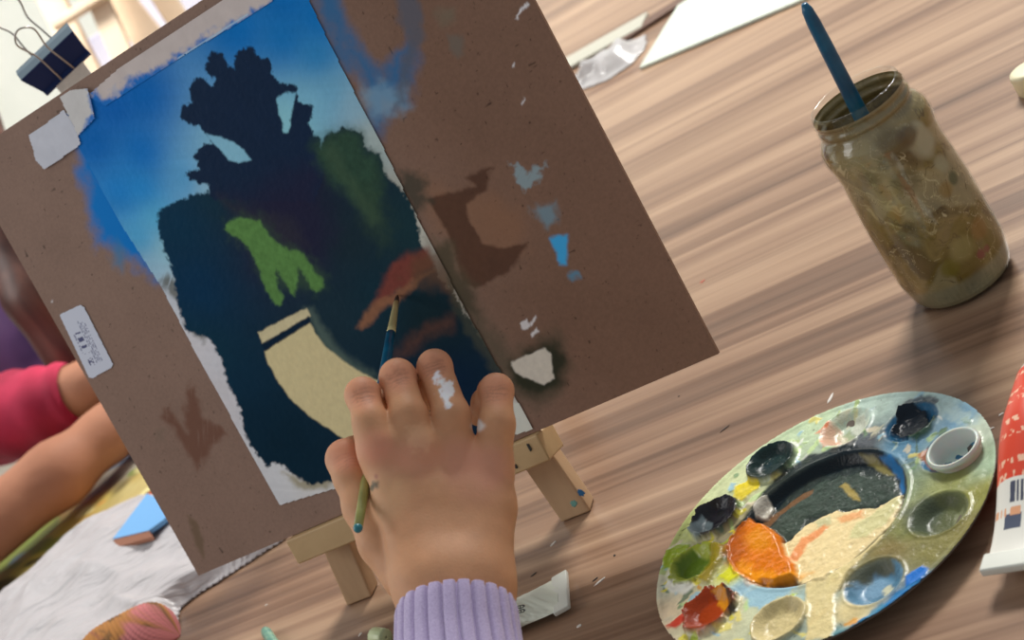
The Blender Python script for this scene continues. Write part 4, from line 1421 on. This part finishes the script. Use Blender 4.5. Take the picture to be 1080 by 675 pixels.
# translucent cap lying in a well
M_capw = mat('milky_plastic', rgba((206, 216, 206)), 0.3, Subsurface_Weight=0.3, Subsurface_Scale=0.004)
w3 = PC + np.array([wc['w3'][0], wc['w3'][1], 0])
cax = -RT * 0.58 + UPV * 0.73 - FW * 0.36
cax /= np.linalg.norm(cax)
cc0 = pt(1004, 471, np.dot(w3 - CAM, FW) - 0.012)
cap = thing('bottle_cap', 'small milky white plastic cap lying tilted in a palette well', 'cap', cc0)
lathe('cap_shell', cc0 - cax * 0.0125, cax, [(0.0005, 0), (0.0100, 0), (0.0118, 0.001), (0.0122, 0.003), (0.0132, 0.0118), (0.0132, 0.0125), (0.0121, 0.0125), (0.0118, 0.0118), (0.0108, 0.003), (0.0100, 0.0018), (0.0005, 0.0018)], M_capw, cap, 64)
a_, b2_, c_ = frame_of(cax)
lathe('cap_lip', cc0 - cax * 0.0125, cax, [(0.0131, 0.0095), (0.0138, 0.010), (0.0139, 0.0118), (0.0131, 0.0123)], M_capw, cap, 64)

# ------------------------------------------------------------------ paint tubes
def tube_body(name, crimp, axis, length, wid, rad, mat_, parent, c0=0.0, flatmin=0.0012, n=72, m=60, colfn=None, rough=0.0, seed=3):
    """flattened at the crimp, round at the shoulder; lies on the table"""
    axis = axis / np.linalg.norm(axis)
    side = np.cross(Z, axis)
    rows, cols = [], []
    t = np.linspace(0, 2 * np.pi, n, endpoint=False)
    for i in range(m):
        s = i / (m - 1)
        f_ = sst(0, .75, s)
        hw = wid / 2 * (1 - f_) + rad * f_
        hh_ = flatmin + (rad - flatmin) * f_
        zc = hh_ + 0.0004 + c0 * (1 - f_)
        p = crimp + axis * length * s
        y = np.cos(t) * hw
        z = np.sin(t) * hh_
        dz = rough * fbm(s * 9 + np.cos(t) * 1.5, np.sin(t) * 1.5 + 4, seed, 3) * np.sin(np.pi * min(1, s * 1.2 + .1))
        rows.append(p + np.outer(y + dz, side) + np.outer(z + zc + dz, Z))
        if colfn:
            cols.append(colfn(s * length, t, hw))
    Vv = np.concatenate(rows + [crimp[None] + Z * (flatmin + .0004 + c0), (crimp + axis * length + Z * rad)[None]])
    j = np.arange(n)
    k = (j + 1) % n
    Q = [np.stack([i * n + j, i * n + k, (i + 1) * n + k, (i + 1) * n + j], 1) for i in range(m - 1)]
    jj = np.arange(0, n, 2)
    e = (m - 1) * n
    Q.append(np.stack([np.full(len(jj), m * n), (jj + 2) % n, jj + 1, jj], 1))
    Q.append(np.stack([np.full(len(jj), m * n + 1), e + jj, e + jj + 1, e + (jj + 2) % n], 1))
    cl = np.concatenate(cols + [cols[0][:1], cols[-1][:1]]) if colfn else None
    return mesh_np(name, Vv, np.concatenate(Q), mat_, parent, cl)


M_tubew = mat('white_tube_plastic', rgba((214, 216, 206)), 0.35)
M_tcol = mat_col('printed_tube', 0.35)
# large tube at the right edge of the view
c1_, c2_ = pz(1036, 590, .012), pz(1098, 574, .012)
cr = (c1_ + c2_) / 2
cr[2] = 0
ta = pz(1104, 452, 0.012) - cr
ta[2] = 0
tw = np.linalg.norm(c2_ - c1_)
TS = np.random.default_rng(5)


def big_cols(s, t, hw):
    c = np.ones((len(t), 3)) * lin((226, 224, 214))
    y = np.cos(t) * hw
    top_ = np.sin(t) > -.2
    if .026 < s < .036:
        b = (vnoise(y / .0007, 0 * y, 4) > .45) & (y > -.013) & (y < .004) & top_
        c[b] = lin((70, 74, 92))
    if .0135 < s < .021:
        b = (y > -.002) & (y < .006) & top_
        c[b] = lin((76, 84, 104))
    if .020 < s < .024:
        b = (vnoise(y / .0010, 0 * y + s * 3, 14) > .5) & top_
        c[b] = lin((220, 160, 120))
    if s > .0375:
        c[:] = lin((216, 70, 44))
        rows_ = int((s - .0375) / .0068)
        ins_ = ((s - .0375) % .0068) < .0030
        if ins_ and rows_ % 3 != 2:
            b = (vnoise(y / .0011 + rows_ * 7, 0 * y + s / .0016, 24) > .56) & top_ & (np.abs(y) < .011)
            c[b] = lin((238, 190, 160))
    return c


bt = thing('paint_tube', 'red and white paint tube with barcode lying at the right edge beside the palette', 'paint tube', cr)
tube_body('tube_body', cr, ta, 0.105, tw * .86, 0.0165, M_tcol, bt, c0=.009, m=240, n=400, colfn=big_cols)
bm = bmesh.new()
ax_ = ta / np.linalg.norm(ta)
sd_ = np.cross(Z, ax_)
hexa(bm, box8(cr - sd_ * tw / 2 - ax_ * .009 + Z * .0082, sd_ * tw, ax_ * .0105, Z * .0042))
bm_obj('crimped_end', bm, M_tubew, bt, bevel=.001)
sh = cr + ax_ * .105 + Z * .0169
lathe('shoulder', sh, ax_, [(.0165, -.0005), (.0160, .003), (.0095, .008), (.0095, .011)], M_tubew, bt, 48)
lathe('screw_cap', sh, ax_, [(.0105, .0095), (.0108, .010), (.0098, .026), (.0085, .027), (.0005, .027)], mat('white_cap', rgba((220, 220, 214)), .4), bt, 48)

# small white tube under the sleeve
s1, s2 = pz(582, 606, .008), pz(592, 639, .008)
sc_ = (s1 + s2) / 2
sc_[2] = 0
sa_ = pz(520, 660, .008) - sc_
sa_[2] = 0
sw = np.linalg.norm(s2 - s1)
ax_ = sa_ / np.linalg.norm(sa_)
sd_ = np.cross(Z, ax_)


def small_cols(s, t, hw):
    c = np.ones((len(t), 3)) * lin((216, 220, 204))
    y = np.cos(t) * hw
    top_ = np.sin(t) > 0
    for (s0, y0) in ((.0215, .0060), (.0215, .0022), (.0275, .0060), (.0275, .0022)):     # two by two digits: small rings
        ds, dy = (s - s0) / .0023, (y - y0) / .0016
        r_ = np.hypot(ds, dy)
        b = ((r_ > .55) & (r_ < 1.05) | (np.abs(ds) < .14) & (r_ < 1)) & top_
        c[b] = lin((70, 70, 68))
    b = (np.abs(np.hypot((s - .036) / .006, (y + .004) / .003) - 1) < .12) & top_
    c[b] = lin((190, 90, 90))
    return c


stb = thing('paint_tube', 'small flattened white paint tube lying beside the lilac sleeve', 'paint tube', sc_)
tube_body('tube_body', sc_, sa_, 0.070, sw * .92, 0.0090, M_tcol, stb, c0=.004, m=200, n=200, colfn=small_cols, rough=.003, seed=8)
bm = bmesh.new()
hexa(bm, box8(sc_ - sd_ * sw / 2 - ax_ * .006 + Z * .0035, sd_ * sw, ax_ * .010, Z * .0032))
bm_obj('crimped_end', bm, M_tubew, stb, bevel=.0008)
sh = sc_ + ax_ * .070 + Z * .0094
lathe('shoulder', sh, ax_, [(.009, -.0005), (.0085, .002), (.005, .005), (.005, .007)], M_tubew, stb, 32)
lathe('screw_cap', sh, ax_, [(.006, .006), (.0062, .0065), (.0055, .016), (.0005, .0165)], M_tubew, stb, 32)

# pale green cap left of the sleeve
M_pg = mat('pale_green_plastic', rgba((196, 206, 160)), .35)
p_ = pz(401, 671, .006)
p_[2] = 0
pg_ = thing('tube_cap', 'pale green tube cap on the table just left of the lilac sleeve', 'cap', p_)
lathe('cap_shell', p_ + Z * .0056, -U + NN * .5, [(.0005, -.006), (.0045, -.006), (.0052, -.005), (.0055, .006), (.0048, .007), (.0044, .006), (.0042, -.004), (.0005, -.0045)], M_pg, pg_, 40,
      mod=lambda t, h: 1 + .03 * np.sin(t * 14))

# brush lying at the bottom edge
b0, b1 = pz(279, 664, .004), pz(330, 742, .004)
d_ = (b1 - b0) / np.linalg.norm(b1 - b0)
lbz = thing('paintbrush', 'teal-ended paintbrush lying on the table at the bottom edge', 'paintbrush', b0)
tube('handle', [b0 + d_ * t for t in (0, .002, .006, .03, .06, .1)], [.0012, .0028, .0036, .0038, .0038, .003], mat_noise('teal_lacquer', [(0.4, rgba((70, 130, 120))), (0.6, rgba((130, 170, 140)))], 120, .3), lbz, 18)
tube('ferrule', [b0 + d_ * t for t in (.1, .12)], [.003, .0032], M_ferr, lbz, 14)
tube('bristles', [b0 + d_ * t for t in (.12, .13, .14)], [.0032, .0034, .0008], M_hair, lbz, 14)

# cream lid at the right edge
q_ = pz(1086, 76, .012)
q_[2] = 0
ld_ = thing('jar_lid', 'cream round lid on the table at the right edge beyond the jar', 'lid', q_)
lathe('lid_shell', q_, Z, [(.0125, .0), (.0132, .001), (.0132, .013), (.0125, .015), (.010, .0156), (.0005, .0156)], mat('cream_plastic', rgba((226, 218, 182)), .4), ld_, 64, mod=lambda t, h: 1 + .012 * np.sin(t * 36))

# dried flecks of paint on the table
M_fl = mat('dried_white_paint', rgba((214, 208, 200)), .5)
M_fd = mat('dried_dark_paint', rgba((48, 40, 38)), .5)
M_fr = mat('dried_red_paint', rgba((200, 90, 70)), .5)
for i, (x, y, a, b, ang, m_) in enumerate([(584, 573, .0026, .0011, .9, M_fl), (632, 614, .0040, .0010, .7, M_fl), (611, 660, .0016, .0012, .1, M_fl), (563, 606, .0026, .0007, .5, M_fd), (628, 611, .0022, .0006, .6, M_fd), (648, 586, .0010, .0008, 0, M_fd),
                                           (380, 669, .0020, .0010, 1.2, M_fl), (741, 297, .0022, .0013, .3, M_fr), (1046, 452, .0018, .0008, .2, M_fl), (1056, 437, .0016, .0009, .5, M_fl), (1068, 452, .0020, .0007, .2, M_fl), (876, 420, .0045, .0012, 1.3, M_fl), (281, 638, .0012, .0008, 0, M_fl),
                                           (716, 418, .0008, .0007, 0, M_fd), (765, 452, .0040, .0006, .6, M_fd)]):
    p = pz(x, y)
    ca, sa = math.cos(ang), math.sin(ang)
    e1, e2 = U * ca + NN * sa, -U * sa + NN * ca
    blot('paint_fleck', p + Z * .00005, e1 * a, e2 * b, m_, table, 30 + i, 9, .0003)

# ------------------------------------------------------------------ sheets, plastic and things further off
M_white = mat_noise('white_board', [(0.3, rgba((194, 202, 190))), (0.7, rgba((202, 210, 198)))], 200, .6, Specular_IOR_Level=.2)
a_, b_ = pz(676, 74), pz(846, 3)
e1 = b_ - a_
e2 = pz(724, -4) - a_
e1u, e2u = e1 / np.linalg.norm(e1), e2 / np.linalg.norm(e2)
bm = bmesh.new()
hexa(bm, box8(a_ + Z * .0005, e1u * .42, e2u * .60, Z * .003))
tag(bm_obj('drawing_board', bm, M_white, bevel=.0006), 'large white drawing board lying flat on the table beyond the jar', 'board')


def crumple(name, poly, z0, amp, m, label, cat, seed, g=.004, freq=(9, 30), ang=.3, edge=.03, extra=None, group=None, thick=0.0006):
    Q = np.array([un(pz(x, y)) for x, y in poly])
    x, y = np.meshgrid(np.arange(Q[:, 0].min(), Q[:, 0].max(), g), np.arange(Q[:, 1].min(), Q[:, 1].max(), g))
    wx = x + .006 * fbm(x * 40, y * 40, seed + 3)
    s = sdpoly(wx, y, Q)
    ca, sa = math.cos(ang), math.sin(ang)
    r1 = (x * ca + y * sa)
    r2 = (-x * sa + y * ca)
    h = 1 - np.abs(fbm(r1 * freq[0], r2 * freq[1], seed, 3)) * 3.6
    h2 = 1 - np.abs(fbm(r1 * freq[1], r2 * freq[0] * 2, seed + 5, 3)) * 3.6
    hh = np.clip(h * .6 + h2 * .4, -.2, 1)
    e = sst(0, edge, -s)
    z = z0 + amp * (.35 + .65 * hh) * (.15 + .85 * e) * e ** .5
    if extra:
        z = z + extra(x, y, e)
    z = np.maximum(z, z0)
    P3 = x[..., None] * U + y[..., None] * NN + z[..., None] * Z
    c = compact(P3.reshape(-1, 3), grid_quads(*x.shape, s < 0))
    o = mesh_np(name, c[0], c[1], m, None)
    so = o.modifiers.new('t', 'SOLIDIFY')
    so.thickness = thick
    so.offset = 1
    return tag(o, label, cat)


M_bag = mat('white_polythene', rgba((200, 196, 198)), .36, Subsurface_Weight=.0)
bsdf(M_bag).inputs['Alpha'].default_value = .86
add_bump(M_bag, 16, .8, .012, stretch=(1.0, 2.4, 1), detail=3)[0].inputs['Distortion'].default_value = 1.2
crumple('plastic_bag', [(-60, 700), (-40, 672), (0, 650), (20, 632), (81, 574), (134, 544), (156, 528), (220, 528), (300, 548), (306, 568), (240, 610), (205, 632), (190, 645), (190, 700), (120, 740), (-40, 730)], .0008, .024, M_bag,
        'crumpled white plastic bag on the table under the lower left corner of the board', 'bag', 4, .0018, (4, 11), -.35, .012)

# paint-covered sheet by the other person's arm
cs = [(-60, 700), (-70, 580), (0, 530), (60, 480), (150, 455), (190, 470), (170, 520), (130, 545), (81, 575), (20, 640), (0, 655)]
Q = np.array([un(pz(x, y)) for x, y in cs])
x_, y_ = np.meshgrid(np.arange(Q[:, 0].min(), Q[:, 0].max(), .003), np.arange(Q[:, 1].min(), Q[:, 1].max(), .003))
pq = Paint(x_, y_, lambda x, y: un(pz(x, y)), 1.0)
wx_, wy_ = x_ + .05 * fbm(x_ * 14, y_ * 14, 90, 3), y_ + .08 * fbm(x_ * 14, y_ * 14, 91, 3)
pq.X, pq.Y = wx_, wy_
pq.C = pq.idw([(10, 600, (150, 140, 90)), (20, 610, (190, 170, 90)), (5, 620, (90, 100, 70)), (40, 580, (190, 175, 80)), (60, 560, (206, 190, 70)), (75, 565, (190, 150, 70)), (90, 535, (200, 140, 70)), (110, 530, (210, 190, 100)), (130, 520, (206, 190, 130)), (140, 510, (190, 165, 90)), (115, 510, (60, 60, 40)),
               (100, 520, (90, 60, 40)), (130, 500, (210, 205, 190)), (90, 515, (210, 210, 200)), (50, 590, (120, 120, 110)), (15, 580, (150, 110, 60)), (60, 545, (180, 130, 60)), (30, 570, (120, 130, 60)), (0, 640, (60, 90, 140)), (125, 518, (40, 40, 40))], 3, 1e-4)
for i_, (c_, th_) in enumerate((((214, 130, 50), .10), ((120, 140, 60), .12), ((60, 60, 44), .15), ((226, 214, 150), .12), ((176, 70, 40), .19), ((90, 120, 150), .2))):
    a_ = sst(th_, th_ + .05, fbm(x_ * 16 + i_ * 7, y_ * 26 + i_ * 3, 300 + i_, 3))[..., None] * .85
    pq.C = pq.C * (1 - a_) + lin(c_) * a_
pq.C *= (1 + .4 * fbm(x_ * 60, y_ * 60, 92, 4))[..., None]
ins = sdpoly(x_, y_, Q) < 0
z_ = .0006 + .004 * np.maximum(0, fbm(x_ * 20, y_ * 20, 93, 3))
P3 = x_[..., None] * U + y_[..., None] * NN + z_[..., None] * Z
c = compact(P3.reshape(-1, 3), grid_quads(*x_.shape, ins), np.clip(pq.C, 0, .9).reshape(-1, 3))
tag(mesh_np('paint_sheet', c[0], c[1], mat_col('paint_covered_sheet', .5), None, c[2]), 'sheet covered in yellow, orange and green paint under the bare forearm', 'sheet')

# blue card on the bag
M_blue = mat('blue_card', rgba((112, 170, 222)), .5)
M_rust = mat('rust_card_edge', rgba((150, 96, 70)), .6)
k4 = [pz(x, y, .020) for x, y in ((122, 572), (158, 524), (192, 540), (160, 563))]
bm = bmesh.new()
hexa(bm, [p for p in k4] + [p + Z * .004 for p in k4])
bc = tag(bm_obj('blue_card', bm, M_blue), 'small light blue card with a rust brown edge on the plastic bag', 'card')
bm = bmesh.new()
e_ = (k4[3] - k4[0])
dn = pz(126, 580, .017) - pz(122, 572, .020)
hexa(bm, [k4[0], k4[3], k4[3] + dn * .8 , k4[0] + dn] + [k4[0] + Z * .0035, k4[3] + Z * .0035, k4[3] + dn * .8 + Z * .0035, k4[0] + dn + Z * .0035])
bm_obj('card_edge', bm, M_rust, bc)

# knitted paint rag
rp = pz(150, 668, .02)
rp[2] = 0
nl, nn_ = 90, 120
tl = np.linspace(0, 1, nl)
tn = np.linspace(0, 2 * np.pi, nn_, endpoint=False)
ra_ = pz(186, 652, .02) - pz(110, 690, .02)
ra_[2] = 0
ra_ /= np.linalg.norm(ra_)
rs_ = np.cross(Z, ra_)
rv, rc_ = [], []
rl = .085
for s in tl:
    e = (1 - abs(2 * s - 1) ** 5) ** .5 if abs(2 * s - 1) < 1 else 0.02
    e = max(e, .03)
    wy, wz = .026 * e, .0165 * e
    knit = 1 + .03 * np.sin(s * 150 + np.sin(tn * 2) * 2) * np.sin(tn * 26 + s * 10)
    lump = 1 + .22 * fbm(np.cos(tn) + s * 3 + 5, np.sin(tn) + s * 2, 12, 3)
    rv.append(rp + Z * .003 + ra_ * (s - .72) * rl + np.outer(np.cos(tn) * wy * knit * lump, rs_) + np.outer(np.sin(tn) * wz * knit + wz * 1.0 + .0016, Z))
    u_ = fbm(np.cos(tn) * 2 + s * 6, np.sin(tn) * 2 + 3, 21, 4)
    w_ = fbm(np.cos(tn) * 2 + s * 5 + 40, np.sin(tn) * 2 - s * 4, 22, 4)
    c = np.ones((nn_, 3)) * lin((168, 112, 52))
    c = c * (1 - sst(0, .15, u_)[:, None]) + lin((150, 92, 58)) * sst(0, .15, u_)[:, None]
    c = c * (1 - .8 * sst(.03, .2, w_)[:, None]) + lin((92, 66, 34)) * .8 * sst(.03, .2, w_)[:, None]
    pk = sst(.62, .8, s) * sst(-.1, .1, u_)
    c = c * (1 - pk[:, None]) + lin((190, 112, 112)) * pk[:, None]
    c *= (.75 + .35 * (np.sin(s * 150 + np.sin(tn * 2) * 2) * np.sin(tn * 26 + s * 10) * .5 + .5))[:, None]
    rc_.append(c)
Vv = np.concatenate(rv)
j = np.arange(nn_)
k_ = (j + 1) % nn_
Q = np.concatenate([np.stack([i * nn_ + j, i * nn_ + k_, (i + 1) * nn_ + k_, (i + 1) * nn_ + j], 1) for i in range(nl - 1)])
rag = mesh_np('paint_rag', Vv, Q, mat_col('knit_cloth', .9), None, np.concatenate(rc_))
tag(rag, 'rolled knitted rag stained orange, brown and pink in front of the plastic bag', 'rag')

# clear plastic packet beyond the board
M_clear = mat('clear_film', rgba((206, 204, 204)), .2)
bsdf(M_clear).inputs['Alpha'].default_value = .62
crumple('plastic_packet', [(565, 112), (600, 90), (640, 64), (668, 44), (682, 36), (684, 48), (668, 68), (640, 87), (600, 101), (575, 114)], .0008, .022, M_clear, 'clear crumpled plastic packet on the table between the brown board and the white drawing board', 'packet', 14, .003, (10, 40), .1, .03)
M_strip = mat('grey_band', rgba((176, 174, 160)), .4)
bm = bmesh.new()
b0, b1 = pz(585, 84), pz(678, 32)
hexa(bm, box8(b0 + Z * .001, (b1 - b0), NN * .045, Z * .004))
tag(bm_obj('ruler', bm, M_strip, bevel=.001), 'grey flat strip lying behind the clear plastic packet', 'ruler')
bm = bmesh.new()
b0, b1 = pz(640, 58), pz(745, -10)
hexa(bm, box8(b0 + Z * .001, (b1 - b0), NN * .028, Z * .003))  # thin dark brown bar lying flat on the table
tag(bm_obj('dark_strip', bm, mat('dark_strip_brown', rgba((96, 68, 54)), .5), bevel=.0008), 'dark brown flat strip between the clear plastic packet and the white drawing board', 'strip')

# floor easel in the background
M_pine = mat_noise('pine', [(0.3, rgba((216, 190, 160))), (0.7, rgba((236, 214, 186)))], 8, .5, stretch=(1, 1, .2))


def at_z(x, y, d, z):           # continue the line of sight foot point down to height z
    p = pt(x, y, d)
    return np.array([p[0], p[1], z])


de = 3.0
fe = thing('floor_easel', 'tall wooden floor easel blurred in the background above the board', 'easel', np.append(pt(120, 40, de)[:2], -.75))


def bar(name, p0, p1, w, t=.03, ext0=0.0, ext1=0.0, floor_=False):
    a, b = pt(*p0), pt(*p1)
    d = (b - a) / np.linalg.norm(b - a)
    a = a - d * ext0
    b = b + d * ext1
    if floor_:
        b = b + d * ((b[2] + .749) / -d[2])
    bm = bmesh.new()
    beam(bm, a, b, RT, w, t)
    return bm_obj(name, bm, M_pine, fe, bevel=.003)


bar('mast', (55, 0, de), (86, 62, de), .050, ext0=.5, floor_=True)
bar('leg', (104, 0, de - .04), (130, 60, de - .04), .040, ext0=.5, floor_=True)
bar('leg', (120, -6, de + .04), (165, 50, de + .04), .060, ext0=.3, floor_=True)
bar('cross_bar', (66, 22, de - .07), (108, -4, de - .07), .016, ext0=.02, ext1=.1)
bar('leg', (168, -10, de + .1), (200, 40, de + .1), .045, ext0=.4, floor_=True)
M_lav = mat_noise('lavender_canvas', [(0.3, rgba((206, 204, 224))), (0.7, rgba((226, 224, 236)))], 12, .8)
cvs = [pt(78, 36, de + .25), pt(150, -8, de + .25)]
bm = bmesh.new()
ca_ = pt(76, 52, de + .28)
cb_ = pt(150, 4, de + .28)
dvec = np.array([0, 0, -1.0]) * (ca_[2] + .45)
hexa(bm, box8(ca_, cb_ - ca_, -NN * .02, dvec))
tag(bm_obj('stretched_canvas', bm, M_lav), 'pale lavender stretched canvas leaning behind the floor easel legs', 'canvas')
bm = bmesh.new()
ca_ = pt(140, 0, de + .45)
cb_ = pt(240, -62, de + .45)
dvec = np.array([0, 0, -1.0]) * (ca_[2] + .45)
hexa(bm, box8(ca_, cb_ - ca_, -NN * .02, dvec))
tag(bm_obj('stretched_canvas', bm, M_lav), 'pale stretched canvas at the right side of the floor easel', 'canvas')

# ------------------------------------------------------------------ the other person at the table's end
d2 = 2.0
ppx = lambda x, y, d, r: (pt(x, y, d), r * d / F)
HEADP = pt(-150, -10, d2)
ARM1 = [pt(-150, 330, 1.98), pt(-150, 520, 1.80), pz(-70, 600, .050), pz(60, 501, .041), pz(112, 459, .036)]
ARM2 = [pt(-170, 330, 2.0), pt(-130, 450, 1.88), pz(-60, 455, .058), pz(20, 437, .051), pz(92, 408, .040)]


def pchain(P, pts, rr, k=.02):
    s = None
    for i in range(len(pts) - 1):
        q = cone_sd(P, pts[i], pts[i + 1], rr[i], rr[i + 1])
        s = q if s is None else smin(s, q, k)
    return s


TOR0, TOR1 = pt(-20, 255, d2 + .05), pt(-20, 255, d2 + .05) - Z * .42
SHL, SHR = pt(-160, 300, d2), pt(45, 225, d2 + .08)
NECK = pt(-100, 95, d2)


def body_sd(P):
    s = cone_sd(P, TOR0, TOR1, .12, .14)
    s = smin(s, cone_sd(P, SHL, SHR, .06, .06), .05)
    s = smin(s, cone_sd(P, (SHL + SHR) / 2, NECK, .06, .05), .04)
    s = smin(s, cone_sd(P, HEADP + Z * .02, HEADP - Z * .05 + (CAM - HEADP) * .01, .085, .06), .02)
    fdir = U
    s = smin(s, cone_sd(P, HEADP - Z * .01 + fdir * .08, HEADP - Z * .03 + fdir * .095, .010, .014), .012)      # nose
    s = smin(s, pchain(P, ARM1, (.06, .05, .036, .030, .026)), .02)
    s = smin(s, pchain(P, ARM2, (.06, .05, .044, .036, .029)), .02)
    for ar, sg in ((ARM1, 1), (ARM2, 1)):
        w = ar[-1]
        d = ar[-1] - ar[-2]
        d[2] = 0
        d /= np.linalg.norm(d)
        sd = np.cross(Z, d)
        s = smin(s, cone_sd(P, w, w + d * .06, .026, .026), .015)
        for i, (o, ln_) in enumerate(((-.026, .07), (-.009, .08), (.009, .078), (.025, .062))):
            b0_ = w + d * .07 + sd * o
            s = smin(s, pchain(P, [b0_, b0_ + d * ln_ * .5 + Z * .004, b0_ + d * ln_ - Z * .012], (.010, .009, .007), .004), .004)
        s = smin(s, pchain(P, [w + d * .01 + sd * .03, w + d * .05 + sd * .055, w + d * .085 + sd * .05], (.013, .011, .008), .004), .008)
    return s


bp = np.array([HEADP, TOR0, TOR1, SHL, SHR, NECK] + ARM1 + ARM2)
bv, bqd = surface_nets(body_sd, bp.min(0) - .22, bp.max(0) + .22, .0075)
M_skin2 = mat_noise('skin_far', [(0.3, rgba((160, 108, 84))), (0.7, rgba((182, 128, 100)))], 12, .65, Specular_IOR_Level=.2)
per = mesh_np('person', bv, bqd, M_skin2, None)
tag(per, 'person with long brown hair, purple top and crimson sleeve leaning at the left edge', 'person')


def top_sd(P):
    s = cone_sd(P, TOR0, TOR1, .132, .152)
    s = smin(s, cone_sd(P, SHL, SHR, .072, .072), .05)
    return s


tv, tq = surface_nets(top_sd, np.min([TOR0, TOR1, SHL, SHR], 0) - .2, np.max([TOR0, TOR1, SHL, SHR], 0) + .2, .01)
M_pur = mat_noise('purple_print', [(0.36, rgba((72, 52, 116))), (0.5, rgba((150, 122, 186))), (0.62, rgba((168, 140, 200))), (0.72, rgba((128, 138, 140)))], 9, .8, detail=2)
o = mesh_np('shirt', tv, tq, M_pur, per)
o['label'] = 'purple patterned top'


def sleeve_far(name, pts, rr, m):
    path = smooth_path(pts, 60)
    rad = np.interp(np.linspace(0, 1, 60), np.linspace(0, 1, len(rr)), rr)
    rad = rad * (1 + .05 * np.sin(np.arange(60) * 1.15) * np.linspace(.3, 1, 60))
    o = tube(name, path, rad, m, per, 40, caps=False)
    return o


M_crim = mat_noise('crimson_knit', [(0.3, rgba((140, 20, 52))), (0.7, rgba((196, 40, 78)))], 14, .85)
o = sleeve_far('sleeve', ARM2[:3] + [ARM2[3], ARM2[3] + (ARM2[4] - ARM2[3]) * .85], (.072, .060, .052, .050, .034), M_crim)
o['label'] = 'crimson knit sleeve'
o = sleeve_far('sleeve', ARM1[:2] + [ARM1[1] + (ARM1[2] - ARM1[1]) * .7], (.075, .068, .062), mat('navy_cloth', rgba((40, 34, 58)), .9))
o['label'] = 'dark navy short sleeve'
# long hair hanging beside the board
M_bhair = mat_noise('dark_brown_hair', [(0.3, rgba((60, 36, 32))), (0.7, rgba((112, 74, 62)))], 60, .45, stretch=(1, 1, .08))


def hair_sd(P):
    s = cone_sd(P, HEADP + Z * .03 - U * .02, HEADP - Z * .02 - U * .03, .098, .09)
    s = smin(s, pchain(P, [HEADP - U * .03, pt(-50, 130, d2 - .08), pt(15, 242, d2 - .12), pt(42, 306, d2 - .13), pt(84, 392, d2 - .12)], (.07, .05, .042, .042, .030), .02), .02)
    return s


hvv, hqq = surface_nets(hair_sd, np.minimum(HEADP - .25, pt(66, 392, d2 - .12) - .1), np.maximum(HEADP + .2, pt(66, 392, d2 - .12) + .15), .008)
o = mesh_np('hair', hvv, hqq, M_bhair, per)
o['label'] = 'long dark brown hair'
